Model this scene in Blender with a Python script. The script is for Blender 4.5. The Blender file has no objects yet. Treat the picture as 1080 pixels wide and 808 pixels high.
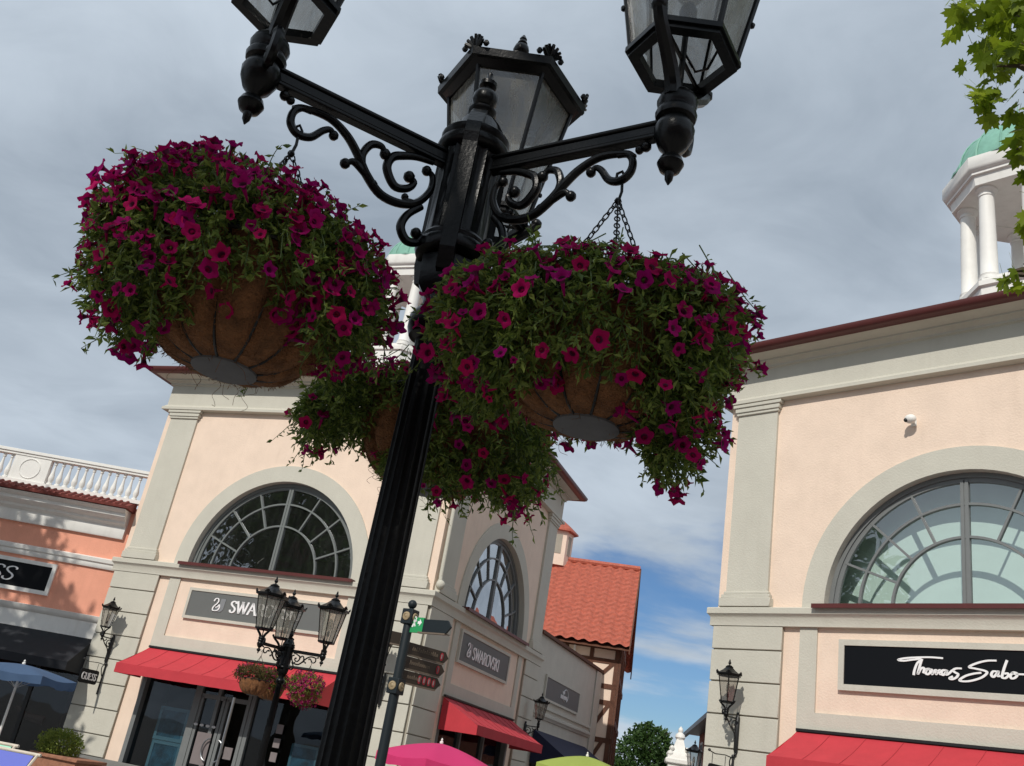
import bpy, bmesh, math, random
from mathutils import Vector, Matrix, noise
PI = math.pi
R_ = math.radians
random.seed(7)
scene = bpy.context.scene
COL = scene.collection

# ------------------------------------------------------------------ materials
def new_mat(name):
    m = bpy.data.materials.new(name); m.use_nodes = True
    nt = m.node_tree
    return m, nt, nt.nodes['Principled BSDF']

def mat(name, col, rough=0.6, metal=0.0, var=0.0, vscale=3.0, bump=0.0, bscale=40.0, coat=0.0, stain=0.0, spec=0.5, sss=None):
    m, nt, b = new_mat(name)
    b.inputs['Base Color'].default_value = (*col, 1)
    b.inputs['Roughness'].default_value = rough
    b.inputs['Metallic'].default_value = metal
    b.inputs['Specular IOR Level'].default_value = spec
    if coat: 
        b.inputs['Coat Weight'].default_value = coat
        b.inputs['Coat Roughness'].default_value = 0.12
    tc = nt.nodes.new('ShaderNodeTexCoord')
    if var or stain:
        n = nt.nodes.new('ShaderNodeTexNoise'); n.inputs['Scale'].default_value = vscale; n.inputs['Detail'].default_value = 8; n.inputs['Roughness'].default_value = 0.62
        nt.links.new(tc.outputs['Object'], n.inputs['Vector'])
        mp = nt.nodes.new('ShaderNodeMapRange'); mp.inputs['From Min'].default_value = 0.3; mp.inputs['From Max'].default_value = 0.7
        mp.inputs['To Min'].default_value = 1 - var; mp.inputs['To Max'].default_value = 1 + var * 0.6
        nt.links.new(n.outputs['Fac'], mp.inputs['Value'])
        mx = nt.nodes.new('ShaderNodeMix'); mx.data_type = 'RGBA'; mx.blend_type = 'MULTIPLY'; mx.inputs[0].default_value = 1
        mx.inputs[6].default_value = (*col, 1)
        nt.links.new(mp.outputs[0], mx.inputs[7])
        out = mx.outputs[2]
        if stain:   # vertical run-off streaks
            mpp = nt.nodes.new('ShaderNodeMapping'); mpp.inputs['Scale'].default_value = (7, 7, 0.5)
            nt.links.new(tc.outputs['Object'], mpp.inputs['Vector'])
            n2 = nt.nodes.new('ShaderNodeTexNoise'); n2.inputs['Scale'].default_value = 1.0; n2.inputs['Detail'].default_value = 6
            nt.links.new(mpp.outputs[0], n2.inputs['Vector'])
            mp2 = nt.nodes.new('ShaderNodeMapRange'); mp2.inputs['From Min'].default_value = 0.52; mp2.inputs['From Max'].default_value = 0.78
            mp2.inputs['To Min'].default_value = 0; mp2.inputs['To Max'].default_value = stain
            nt.links.new(n2.outputs['Fac'], mp2.inputs['Value'])
            mx2 = nt.nodes.new('ShaderNodeMix'); mx2.data_type = 'RGBA'; mx2.blend_type = 'MULTIPLY'
            mx2.inputs[7].default_value = (0.55, 0.52, 0.47, 1)
            nt.links.new(mp2.outputs[0], mx2.inputs[0]); nt.links.new(out, mx2.inputs[6]); out = mx2.outputs[2]
        nt.links.new(out, b.inputs['Base Color'])
    if bump:
        n = nt.nodes.new('ShaderNodeTexNoise'); n.inputs['Scale'].default_value = bscale; n.inputs['Detail'].default_value = 6
        nt.links.new(tc.outputs['Object'], n.inputs['Vector'])
        bp = nt.nodes.new('ShaderNodeBump'); bp.inputs['Strength'].default_value = bump; bp.inputs['Distance'].default_value = 0.02
        nt.links.new(n.outputs['Fac'], bp.inputs['Height']); nt.links.new(bp.outputs[0], b.inputs['Normal'])
    return m

def leafy(name, col, col2, transl=0.45, rough=0.5, rnd='mesh', spec=.4):
    """foliage / petals: colour varies per leaf (noise over position or per object), light passes through"""
    m, nt, b = new_mat(name)
    b.inputs['Roughness'].default_value = rough; b.inputs['Specular IOR Level'].default_value = spec
    if rnd == 'object':
        oi = nt.nodes.new('ShaderNodeObjectInfo'); f = oi.outputs['Random']
    else:
        g = nt.nodes.new('ShaderNodeNewGeometry'); f = g.outputs['Random Per Island']
    rp = nt.nodes.new('ShaderNodeMix'); rp.data_type = 'RGBA'
    rp.inputs[6].default_value = (*col, 1); rp.inputs[7].default_value = (*col2, 1)
    nt.links.new(f, rp.inputs[0])
    nt.links.new(rp.outputs[2], b.inputs['Base Color'])
    t = nt.nodes.new('ShaderNodeBsdfTranslucent'); nt.links.new(rp.outputs[2], t.inputs['Color'])
    mx = nt.nodes.new('ShaderNodeMixShader'); mx.inputs[0].default_value = transl
    nt.links.new(b.outputs[0], mx.inputs[1]); nt.links.new(t.outputs[0], mx.inputs[2])
    nt.links.new(mx.outputs[0], nt.nodes['Material Output'].inputs['Surface'])
    return m

def glass(name, tint=(1, 1, 1), refl=0.12, rough=0.02, dirt=0.0, dirtcol=(0.4, 0.4, 0.38), edge=0.8, wav=0.0, dscale=9.0):
    m = bpy.data.materials.new(name); m.use_nodes = True; nt = m.node_tree; nt.nodes.clear()
    out = nt.nodes.new('ShaderNodeOutputMaterial')
    tr = nt.nodes.new('ShaderNodeBsdfTransparent'); tr.inputs[0].default_value = (*tint, 1)
    gl = nt.nodes.new('ShaderNodeBsdfGlossy'); gl.inputs['Roughness'].default_value = rough; gl.inputs['Color'].default_value = (.95, .97, 1, 1)
    fr = nt.nodes.new('ShaderNodeLayerWeight'); fr.inputs['Blend'].default_value = 0.35
    mr = nt.nodes.new('ShaderNodeMapRange'); mr.inputs['To Min'].default_value = refl; mr.inputs['To Max'].default_value = edge
    nt.links.new(fr.outputs['Fresnel'], mr.inputs['Value'])
    mx = nt.nodes.new('ShaderNodeMixShader'); nt.links.new(mr.outputs[0], mx.inputs[0])
    nt.links.new(tr.outputs[0], mx.inputs[1]); nt.links.new(gl.outputs[0], mx.inputs[2])
    tc = nt.nodes.new('ShaderNodeTexCoord')
    if wav:
        n = nt.nodes.new('ShaderNodeTexNoise'); n.inputs['Scale'].default_value = 1.3; n.inputs['Detail'].default_value = 1
        nt.links.new(tc.outputs['Object'], n.inputs['Vector'])
        bp = nt.nodes.new('ShaderNodeBump'); bp.inputs['Strength'].default_value = wav; bp.inputs['Distance'].default_value = 0.05
        nt.links.new(n.outputs['Fac'], bp.inputs['Height']); nt.links.new(bp.outputs[0], gl.inputs['Normal'])
    last = mx
    if dirt:
        df = nt.nodes.new('ShaderNodeBsdfDiffuse'); df.inputs[0].default_value = (*dirtcol, 1)
        tl = nt.nodes.new('ShaderNodeBsdfTranslucent'); tl.inputs[0].default_value = (*dirtcol, 1)
        ad = nt.nodes.new('ShaderNodeMixShader'); ad.inputs[0].default_value = 0.5
        nt.links.new(df.outputs[0], ad.inputs[1]); nt.links.new(tl.outputs[0], ad.inputs[2])
        mp = nt.nodes.new('ShaderNodeMapping'); mp.inputs['Scale'].default_value = (2.2, 2.2, .5)
        nt.links.new(tc.outputs['Object'], mp.inputs['Vector'])
        n = nt.nodes.new('ShaderNodeTexNoise'); n.inputs['Scale'].default_value = dscale; n.inputs['Detail'].default_value = 9; n.inputs['Roughness'].default_value = .7
        n.inputs['Distortion'].default_value = 1.0
        nt.links.new(mp.outputs[0], n.inputs['Vector'])
        r2 = nt.nodes.new('ShaderNodeMapRange'); r2.inputs['From Min'].default_value = .38; r2.inputs['From Max'].default_value = .68
        r2.inputs['To Min'].default_value = dirt * .45; r2.inputs['To Max'].default_value = min(1, dirt * 1.5)
        nt.links.new(n.outputs['Fac'], r2.inputs['Value'])
        m2 = nt.nodes.new('ShaderNodeMixShader'); nt.links.new(r2.outputs[0], m2.inputs[0])
        nt.links.new(mx.outputs[0], m2.inputs[1]); nt.links.new(ad.outputs[0], m2.inputs[2]); last = m2
    nt.links.new(last.outputs[0], out.inputs['Surface'])
    return m

M = {}
M['peach'] = mat('peach_plaster', (.81, .645, .52), .9, var=.08, vscale=1.6, bump=.35, bscale=28, stain=.09)
M['grey'] = mat('grey_plaster', (.55, .53, .455), .9, var=.06, vscale=1.4, bump=.3, bscale=30, stain=.09)
M['lowgrey'] = mat('warm_grey_plaster', (.55, .53, .46), .9, var=.08, vscale=1.2, bump=.3, bscale=30, stain=.15)
M['groove'] = mat('joint_plaster', (.36, .33, .27), .95, var=.1)
M['salmon'] = mat('salmon_plaster', (.80, .36, .245), .9, var=.08, vscale=1.8, bump=.35, bscale=30, stain=.12)
M['white'] = mat('white_paint', (.80, .79, .75), .6, var=.05, vscale=3, stain=.18)
M['stone'] = mat('plinth_stone', (.16, .16, .15), .7, var=.15, vscale=5)
M['darkred'] = mat('dark_red_metal', (.095, .018, .016), .45, var=.12, vscale=6)
M['redtile'] = mat('dark_red_tile', (.20, .045, .035), .8, var=.25, vscale=14, bump=.6, bscale=18)
M['copper'] = mat('green_copper', (.20, .42, .33), .65, var=.16, vscale=5, stain=.35)
M['awning'] = mat('red_canvas', (.50, .034, .048), .8, var=.10, vscale=2.5, bump=.5, bscale=3.5)
M['seam'] = mat('awning_seam', (.34, .022, .032), .8)
M['navy'] = mat('navy_canvas', (.010, .014, .045), .85, var=.1, vscale=4)
M['blackcanvas'] = mat('black_canvas', (.010, .012, .017), .85, var=.2, vscale=4)
M['blind'] = mat('pale_blind', (.62, .80, .72), .9, var=.04, vscale=3)
M['frame'] = mat('grey_window_frame', (.17, .18, .18), .5, var=.06, vscale=6)
M['paleframe'] = mat('pale_grey_frame', (.15, .165, .16), .5)
M['iron'] = mat('black_gloss_iron', (.0035, .0040, .0045), .30, var=.25, vscale=22, spec=.27, bump=.07, bscale=90)
M['ironshaft'] = mat('black_dull_iron', (.0028, .003, .0034), .42, var=.4, vscale=9, spec=.18, bump=.15, bscale=50)
M['iron2'] = mat('black_satin_iron', (.010, .011, .012), .4, var=.2, vscale=20)
M['dark'] = mat('dark_interior', (.018, .018, .020), .8, var=.3, vscale=2)
M['inwall'] = mat('shop_interior_wall', (.035, .034, .034), .8, var=.3, vscale=1.2)
M['signgrey'] = mat('grey_sign_panel', (.125, .132, .128), .6, var=.04)
M['signblack'] = mat('black_sign_panel', (.004, .005, .007), .5, spec=.15)
M['letter'] = mat('white_letter', (.86, .86, .86), .4)
M['lettergrey'] = mat('grey_letter', (.22, .23, .24), .4)
M['roofred'] = mat('clay_tile', (.43, .105, .062), .7, var=.35, vscale=9, bump=.2, bscale=30)
M['timber'] = mat('brown_timber', (.115, .045, .024), .8, var=.25, vscale=9, bump=.3, bscale=40)
M['brick'] = mat('red_brick', (.35, .12, .08), .9, var=.25, vscale=8, bump=.4, bscale=20)
M['brownbrick'] = mat('brown_brick', (.33, .15, .09), .9, var=.3, vscale=9, bump=.4, bscale=20)
M['coir'] = mat('coir_fibre', (.26, .112, .042), .95, var=.5, vscale=26, bump=1.0, bscale=120)
M['disc'] = mat('grey_plastic_disc', (.13, .13, .135), .75, var=.15, vscale=20)
M['soil'] = mat('dark_soil', (.02, .014, .01), 1)
M['stem'] = mat('green_stem', (.10, .15, .045), .7)
M['bark'] = mat('bark', (.10, .075, .05), .95, var=.3, vscale=6, bump=.8, bscale=14)
M['steel'] = mat('brushed_steel', (.45, .46, .47), .3, metal=1)
M['gold'] = mat('gold_medallion', (.34, .26, .15), .6, var=.4, vscale=30)
M['green'] = mat('emergency_green', (.02, .30, .10), .5)
M['redspot'] = mat('red_marker', (.38, .025, .04), .6)
M['pole'] = mat('anthracite_pole', (.012, .018, .022), .5, spec=.3)
M['finger'] = mat('brown_finger_panel', (.030, .020, .013), .5)
M['brass'] = mat('bronze_edge', (.15, .115, .085), .6)
M['teal'] = mat('teal_poster', (.06, .26, .38), .5, var=.7, vscale=4)
M['paleblue'] = mat('pale_blue_frame', (.25, .52, .62), .5)
M['poster'] = mat('grey_poster', (.20, .17, .17), .6, var=.1)
M['skin'] = mat('poster_warm', (.14, .09, .075), .6, var=.3, vscale=3)
M['hair'] = mat('poster_dark', (.012, .010, .010), .6)
M['bag'] = mat('red_leather', (.14, .03, .02), .5, var=.2)
M['wood'] = mat('pale_wood', (.62, .55, .45), .6, var=.15, vscale=12)
M['paving'] = mat('paving', (.22, .205, .19), .9, var=.15, vscale=2, bump=.3, bscale=12)
M['decal'] = mat('white_decal', (.6, .6, .6), .6)
M['fab_pink'] = leafy('pink_canvas', (.74, .05, .20), (.74, .05, .20), .35, .8)
M['fab_lime'] = leafy('lime_canvas', (.44, .54, .12), (.44, .54, .12), .35, .8)
M['fab_blue'] = leafy('blue_canvas', (.085, .15, .27), (.085, .15, .27), .35, .8)
M['sling_blue'] = mat('blue_sling', (.13, .16, .55), .8)
M['sling_mint'] = mat('mint_sling', (.35, .72, .52), .8)
M['petal'] = leafy('magenta_petal', (.37, .002, .16), (.53, .006, .10), .32, .8, 'object', spec=.15)
M['petal2'] = leafy('magenta_petal_mass', (.35, .002, .16), (.50, .006, .10), .32, .8, spec=.15)
M['petal3'] = leafy('crimson_petal_mass', (.20, .003, .06), (.34, .006, .09), .30, .6)
M['throat'] = mat('dark_throat', (.10, .0, .04), .6)
M['pleaf'] = leafy('petunia_leaf', (.07, .13, .02), (.30, .38, .08), .35, .5)
M['pleaf_far'] = leafy('dry_petunia_leaf', (.09, .05, .022), (.16, .13, .04), .35, .6)
M['maple'] = leafy('maple_leaf', (.13, .20, .012), (.28, .36, .02), .55, .45)
M['treeleaf'] = leafy('tree_leaf', (.025, .062, .012), (.055, .11, .02), .3, .6)
M['bush'] = leafy('bush_leaf', (.13, .19, .03), (.25, .30, .05), .35, .6)
M['winglass'] = glass('window_glass_dark', (.85, .88, .88), .17, .02, edge=.6, wav=.35, dirt=.05, dirtcol=(.4, .42, .4), dscale=2)
M['winglass2'] = glass('window_glass_clear', (.93, .95, .95), .17, .01, edge=.8, wav=.15)
M['shopglass'] = glass('shop_glass', (.62, .66, .68), .02, .01, edge=.22, wav=.1)
M['lampglass'] = glass('weathered_lamp_glass', (.88, .88, .85), .10, .12, dirt=.42, dirtcol=(.42, .41, .36), edge=.6)
M['lampglass2'] = glass('clear_lamp_glass', (.82, .80, .78), .06, .05, dirt=.10, dirtcol=(.35, .33, .30), edge=.4, dscale=3)

# ------------------------------------------------------------------ mesh builder
class MB:
    def __init__(s, T=None):
        s.v = []; s.f = []; s.mi = []; s.sm = []; s.T = T; s.cur = 0; s.smooth = False
    def add(s, vs, fs, smooth=None):
        o = len(s.v)
        if s.T is not None: vs = [s.T @ Vector(v) for v in vs]
        s.v += [tuple(v) for v in vs]
        for f in fs:
            s.f.append(tuple(i + o for i in f)); s.mi.append(s.cur); s.sm.append(s.smooth if smooth is None else smooth)
    def box(s, x0, x1, y0, y1, z0, z1, bev=0):
        if x1 < x0: x0, x1 = x1, x0
        if y1 < y0: y0, y1 = y1, y0
        if z1 < z0: z0, z1 = z1, z0
        if bev <= 0:
            vs = [(x, y, z) for z in (z0, z1) for y in (y0, y1) for x in (x0, x1)]
            s.add(vs, [(0, 2, 3, 1), (4, 5, 7, 6), (0, 1, 5, 4), (2, 6, 7, 3), (0, 4, 6, 2), (1, 3, 7, 5)], False)
        else:
            bm = bmesh.new(); bmesh.ops.create_cube(bm, size=1)
            for v in bm.verts:
                v.co = Vector(((x0 + x1) / 2 + v.co.x * (x1 - x0), (y0 + y1) / 2 + v.co.y * (y1 - y0), (z0 + z1) / 2 + v.co.z * (z1 - z0)))
            bmesh.ops.bevel(bm, geom=bm.edges[:], offset=bev, segments=1, affect='EDGES')
            bm.verts.ensure_lookup_table()
            s.add([v.co.copy() for v in bm.verts], [[v.index for v in f.verts] for f in bm.faces], False)
            bm.free()
    def prism(s, poly, y0, y1):           # poly in (x,z), extruded along y
        n = len(poly)
        vs = [(p[0], y0, p[1]) for p in poly] + [(p[0], y1, p[1]) for p in poly]
        s.add(vs, [tuple(range(n)), tuple(range(2 * n - 1, n - 1, -1))] + [(i, i + n, (i + 1) % n + n, (i + 1) % n) for i in range(n)], False)
    def tube(s, pts, r, n=8, caps=True, closed=False, smooth=True):
        pts = [Vector(p) for p in pts]
        N = len(pts); rs = r if isinstance(r, (list, tuple)) else [r] * N
        vs = []; prev = None
        for i, p in enumerate(pts):
            a = pts[(i - 1) % N] if (closed or i > 0) else p
            b = pts[(i + 1) % N] if (closed or i < N - 1) else p
            t = (b - a).normalized() if (b - a).length > 1e-9 else Vector((0, 0, 1))
            if prev is None:
                u = t.cross(Vector((0, 0, 1)))
                if u.length < 1e-3: u = t.cross(Vector((1, 0, 0)))
            else:
                u = prev - t * prev.dot(t)
                if u.length < 1e-6: u = t.cross(Vector((0, 0, 1)))
            u.normalize(); prev = u; w = t.cross(u)
            for k in range(n):
                c = 2 * PI * k / n
                vs.append(p + (u * math.cos(c) + w * math.sin(c)) * rs[i])
        fs = []
        for i in range(N if closed else N - 1):
            j = (i + 1) % N
            for k in range(n):
                fs.append((i * n + k, i * n + (k + 1) % n, j * n + (k + 1) % n, j * n + k))
        if caps and not closed:
            fs.append(tuple(range(n - 1, -1, -1))); fs.append(tuple((N - 1) * n + k for k in range(n)))
        s.add(vs, fs, smooth)
    def lathe(s, prof, n=20, c=(0, 0), flute=None, smooth=True, phase=0.0, caps=True):
        """prof: list of (r, z); flute = (count, depth, z0, z1)"""
        vs = []
        for r, z in prof:
            for k in range(n):
                a = 2 * PI * k / n + phase; rr = r
                if flute and flute[2] <= z <= flute[3]:
                    rr = r * (1 - flute[1] * abs(math.sin(a * flute[0] / 2)) ** .7)
                vs.append((c[0] + rr * math.cos(a), c[1] + rr * math.sin(a), z))
        fs = []
        for i in range(len(prof) - 1):
            for k in range(n):
                fs.append((i * n + k, i * n + (k + 1) % n, (i + 1) * n + (k + 1) % n, (i + 1) * n + k))
        if caps:
            fs.append(tuple(range(n - 1, -1, -1))); fs.append(tuple((len(prof) - 1) * n + k for k in range(n)))
        s.add(vs, fs, smooth)
    def ball(s, c, r, n=10, sq=(1, 1, 1)):
        vs = []; m = max(4, n // 2)
        for i in range(m + 1):
            th = PI * i / m
            for k in range(n):
                a = 2 * PI * k / n
                vs.append((c[0] + r * sq[0] * math.sin(th) * math.cos(a), c[1] + r * sq[1] * math.sin(th) * math.sin(a), c[2] + r * sq[2] * math.cos(th)))
        s.add(vs, [(i * n + k, (i + 1) * n + k, (i + 1) * n + (k + 1) % n, i * n + (k + 1) % n) for i in range(m) for k in range(n)], True)
    def build(s, name, mats, parent=None, loc=None):
        me = bpy.data.meshes.new(name)
        me.from_pydata(s.v, [], s.f)
        if not isinstance(mats, (list, tuple)): mats = [mats]
        for m in mats: me.materials.append(m)
        me.polygons.foreach_set('material_index', s.mi)
        me.polygons.foreach_set('use_smooth', s.sm)
        me.update()
        try: me.set_sharp_from_angle(angle=R_(40))
        except Exception: pass
        o = bpy.data.objects.new(name, me); COL.objects.link(o)
        if parent is not None: o.parent = parent
        if loc is not None: o.location = loc
        return o

def tag(o, label, cat, group=None, kind=None):
    if label: o['label'] = label
    if cat: o['category'] = cat
    if group: o['group'] = group
    if kind: o['kind'] = kind
    return o
def thing(name, label, cat, loc=(0, 0, 0), rz=0.0, group=None):
    o = bpy.data.objects.new(name, None); COL.objects.link(o)
    o.empty_display_size = .2
    o.location = loc; o.rotation_euler = (0, 0, rz)
    return tag(o, label, cat, group)
def copy_tree(o, parent=None):
    c = o.copy(); COL.objects.link(c)
    if parent is not None: c.parent = parent
    for ch in list(o.children): copy_tree(ch, c)
    return c

# ------------------------------------------------------------------ lettering: broad-nib strokes
def catmull(p, k=6):
    if len(p) < 3: return [Vector((a[0], a[1])) for a in p]
    P = [Vector((a[0], a[1])) for a in p]; P = [P[0] * 2 - P[1]] + P + [P[-1] * 2 - P[-2]]
    out = []
    for i in range(1, len(P) - 2):
        for j in range(k):
            t = j / k; a, b, c, d = P[i - 1:i + 3]
            out.append(.5 * ((2 * b) + (c - a) * t + (2 * a - 5 * b + 4 * c - d) * t * t + (3 * b - a - 3 * c + d) * t ** 3))
    out.append(P[-2]); return out
def stroke(mb, pts, y, wthick, wthin=None, T2=None, th=.012):
    """flat raised ribbon in the xz plane, its width following a broad nib"""
    if wthin is None: wthin = wthick
    n = len(pts); L = []; Rr = []
    for i, p in enumerate(pts):
        d = (pts[min(i + 1, n - 1)] - pts[max(i - 1, 0)])
        d = d.normalized() if d.length > 1e-9 else Vector((1, 0))
        w = (wthin + (wthick - wthin) * abs(d.y)) / 2
        q = Vector((-d.y, d.x)) * w
        L.append(p + q); Rr.append(p - q)
    vs = [(a.x, y, a.y) for a in L] + [(a.x, y, a.y) for a in Rr] + [(a.x, y - th, a.y) for a in L] + [(a.x, y - th, a.y) for a in Rr]
    fs = []
    for i in range(n - 1):
        fs += [(2 * n + i, 2 * n + i + 1, 3 * n + i + 1, 3 * n + i), (i, i + 1, 2 * n + i + 1, 2 * n + i), (n + i, 3 * n + i, 3 * n + i + 1, n + i + 1)]
    fs += [(0, 2 * n, 3 * n, n), (n - 1, 2 * n - 1, 4 * n - 1, 3 * n - 1)]
    mb.add(vs, fs, False)
GL = {  # unit height glyphs: (advance, [(points, curved)])
 'S': (.56, [([(.46, .80), (.44, .92), (.28, .99), (.10, .90), (.07, .73), (.20, .57), (.36, .45), (.45, .28), (.38, .08), (.22, .0), (.07, .08), (.05, .22)], 1)]),
 'W': (1.0, [([(.03, 1), (.26, 0)], 0), ([(.26, 0), (.50, 1)], 0), ([(.46, 1), (.70, 0)], 0), ([(.70, 0), (.93, 1)], 0)]),
 'A': (.74, [([(.04, 0), (.35, 1)], 0), ([(.35, 1), (.68, 0)], 0), ([(.15, .36), (.56, .36)], 0)]),
 'R': (.68, [([(.13, 0), (.13, 1)], 0), ([(.13, .98), (.36, .98), (.50, .87), (.50, .66), (.36, .53), (.13, .52)], 1), ([(.32, .52), (.62, 0)], 0)]),
 'O': (.80, [([(.40, 1), (.16, .90), (.06, .5), (.16, .10), (.40, 0), (.64, .10), (.74, .5), (.64, .90), (.40, 1)], 1)]),
 'V': (.74, [([(.04, 1), (.36, 0)], 0), ([(.36, 0), (.68, 1)], 0)]),
 'K': (.70, [([(.13, 0), (.13, 1)], 0), ([(.13, .42), (.58, 1)], 0), ([(.28, .58), (.64, 0)], 0)]),
 'I': (.26, [([(.13, 0), (.13, 1)], 0)]),
 'G': (.76, [([(.64, .80), (.56, .94), (.40, 1), (.16, .90), (.06, .5), (.16, .10), (.40, 0), (.60, .07), (.65, .18)], 1), ([(.65, .0), (.65, .44)], 0), ([(.46, .43), (.74, .43)], 0)]),
 'U': (.74, [([(.11, 1), (.11, .35), (.18, .08), (.36, .0), (.54, .08), (.61, .35), (.61, 1)], 1)]),
 'E': (.62, [([(.13, 0), (.13, 1)], 0), ([(.13, .98), (.52, .98)], 0), ([(.13, .51), (.44, .51)], 0), ([(.13, .02), (.54, .02)], 0)]),
}
def lettering(mb, txt, x, z, h, y, width=None, thick=.17, thin=.07, serif=True):
    tot = sum(GL[c][0] if c in GL else .4 for c in txt)
    k = (width / (tot * h)) if width else 1
    for c in txt:
        adv, st = GL.get(c, (.4, []))
        for pts, cv in st:
            P = [(x + a * h * k, z + b * h) for a, b in pts]
            stroke(mb, catmull(P, 5) if cv else [Vector(q) for q in P], y, thick * h, thin * h)
            if serif and not cv:
                for a, b in pts:
                    if b in (0, 1) and abs(pts[0][0] - pts[1][0]) < .4:
                        zz = z + (b * h if b == 0 else b * h)
                        stroke(mb, [Vector((x + (a - .09) * h * k, zz)), Vector((x + (a + .09) * h * k, zz))], y - .001, thin * h, thin * h)
        x += adv * h * k
    return x

# ------------------------------------------------------------------ leaves
def rnd_dir():
    while True:
        v = Vector((random.uniform(-1, 1), random.uniform(-1, 1), random.uniform(-1, 1)))
        if .05 < v.length < 1: return v.normalized()
def basis(n):
    n = n.normalized(); u = n.cross(Vector((0, 0, 1)))
    if u.length < .05: u = n.cross(Vector((1, 0, 0)))
    u.normalize(); return u, n.cross(u), n
def add_leaf(V, F, p, d, nrm, L, W):
    """one folded pointed leaf, two faces"""
    d = d.normalized(); s = d.cross(nrm)
    if s.length < 1e-3: s = d.cross(Vector((.3, .8, .2)))
    s.normalize(); up = s.cross(d)
    o = len(V)
    V += [tuple(p), tuple(p + d * L * .5 + s * W * .5 + up * W * .18), tuple(p + d * L - up * L * .12), tuple(p + d * L * .5 - s * W * .5 + up * W * .18)]
    F += [(o, o + 1, o + 2), (o, o + 2, o + 3)]
MAPLE = [(0, 0), (.12, -.10), (.34, -.14), (.26, .04), (.55, .20), (.44, .26), (.60, .48), (.40, .44), (.34, .52), (.20, .46), (.24, .74), (.12, .72), (0, 1.0)]
MAPLE = MAPLE + [(-x, y) for x, y in MAPLE[-2:0:-1]]
def add_maple(V, F, p, d, nrm, L):
    d = d.normalized(); s = d.cross(nrm)
    if s.length < 1e-3: s = d.cross(Vector((.3, .8, .2)))
    s.normalize(); up = s.cross(d); o = len(V)
    curl = random.uniform(.05, .3)
    V.append(tuple(p + d * L * .35))
    for x, y in MAPLE: V.append(tuple(p + d * (y * L) + s * (x * L) - up * (abs(x) * curl * L + (y - .4) ** 2 * curl * L)))
    n = len(MAPLE)
    F += [(o, o + 1 + i, o + 1 + (i + 1) % n) for i in range(n)]
    o = len(V); e = p - d * L * random.uniform(.5, .8) + Vector((0, 0, L * .25)); k = s * .0016
    V += [tuple(p - k), tuple(p + k), tuple(e + k), tuple(e - k)]; F.append((o, o + 1, o + 2, o + 3))
def mesh_obj(name, V, F, mats, parent=None, smooth=False):
    me = bpy.data.meshes.new(name); me.from_pydata(V, [], F)
    for m in (mats if isinstance(mats, (list, tuple)) else [mats]): me.materials.append(m)
    o = bpy.data.objects.new(name, me); COL.objects.link(o)
    if parent is not None: o.parent = parent
    return o

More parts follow.
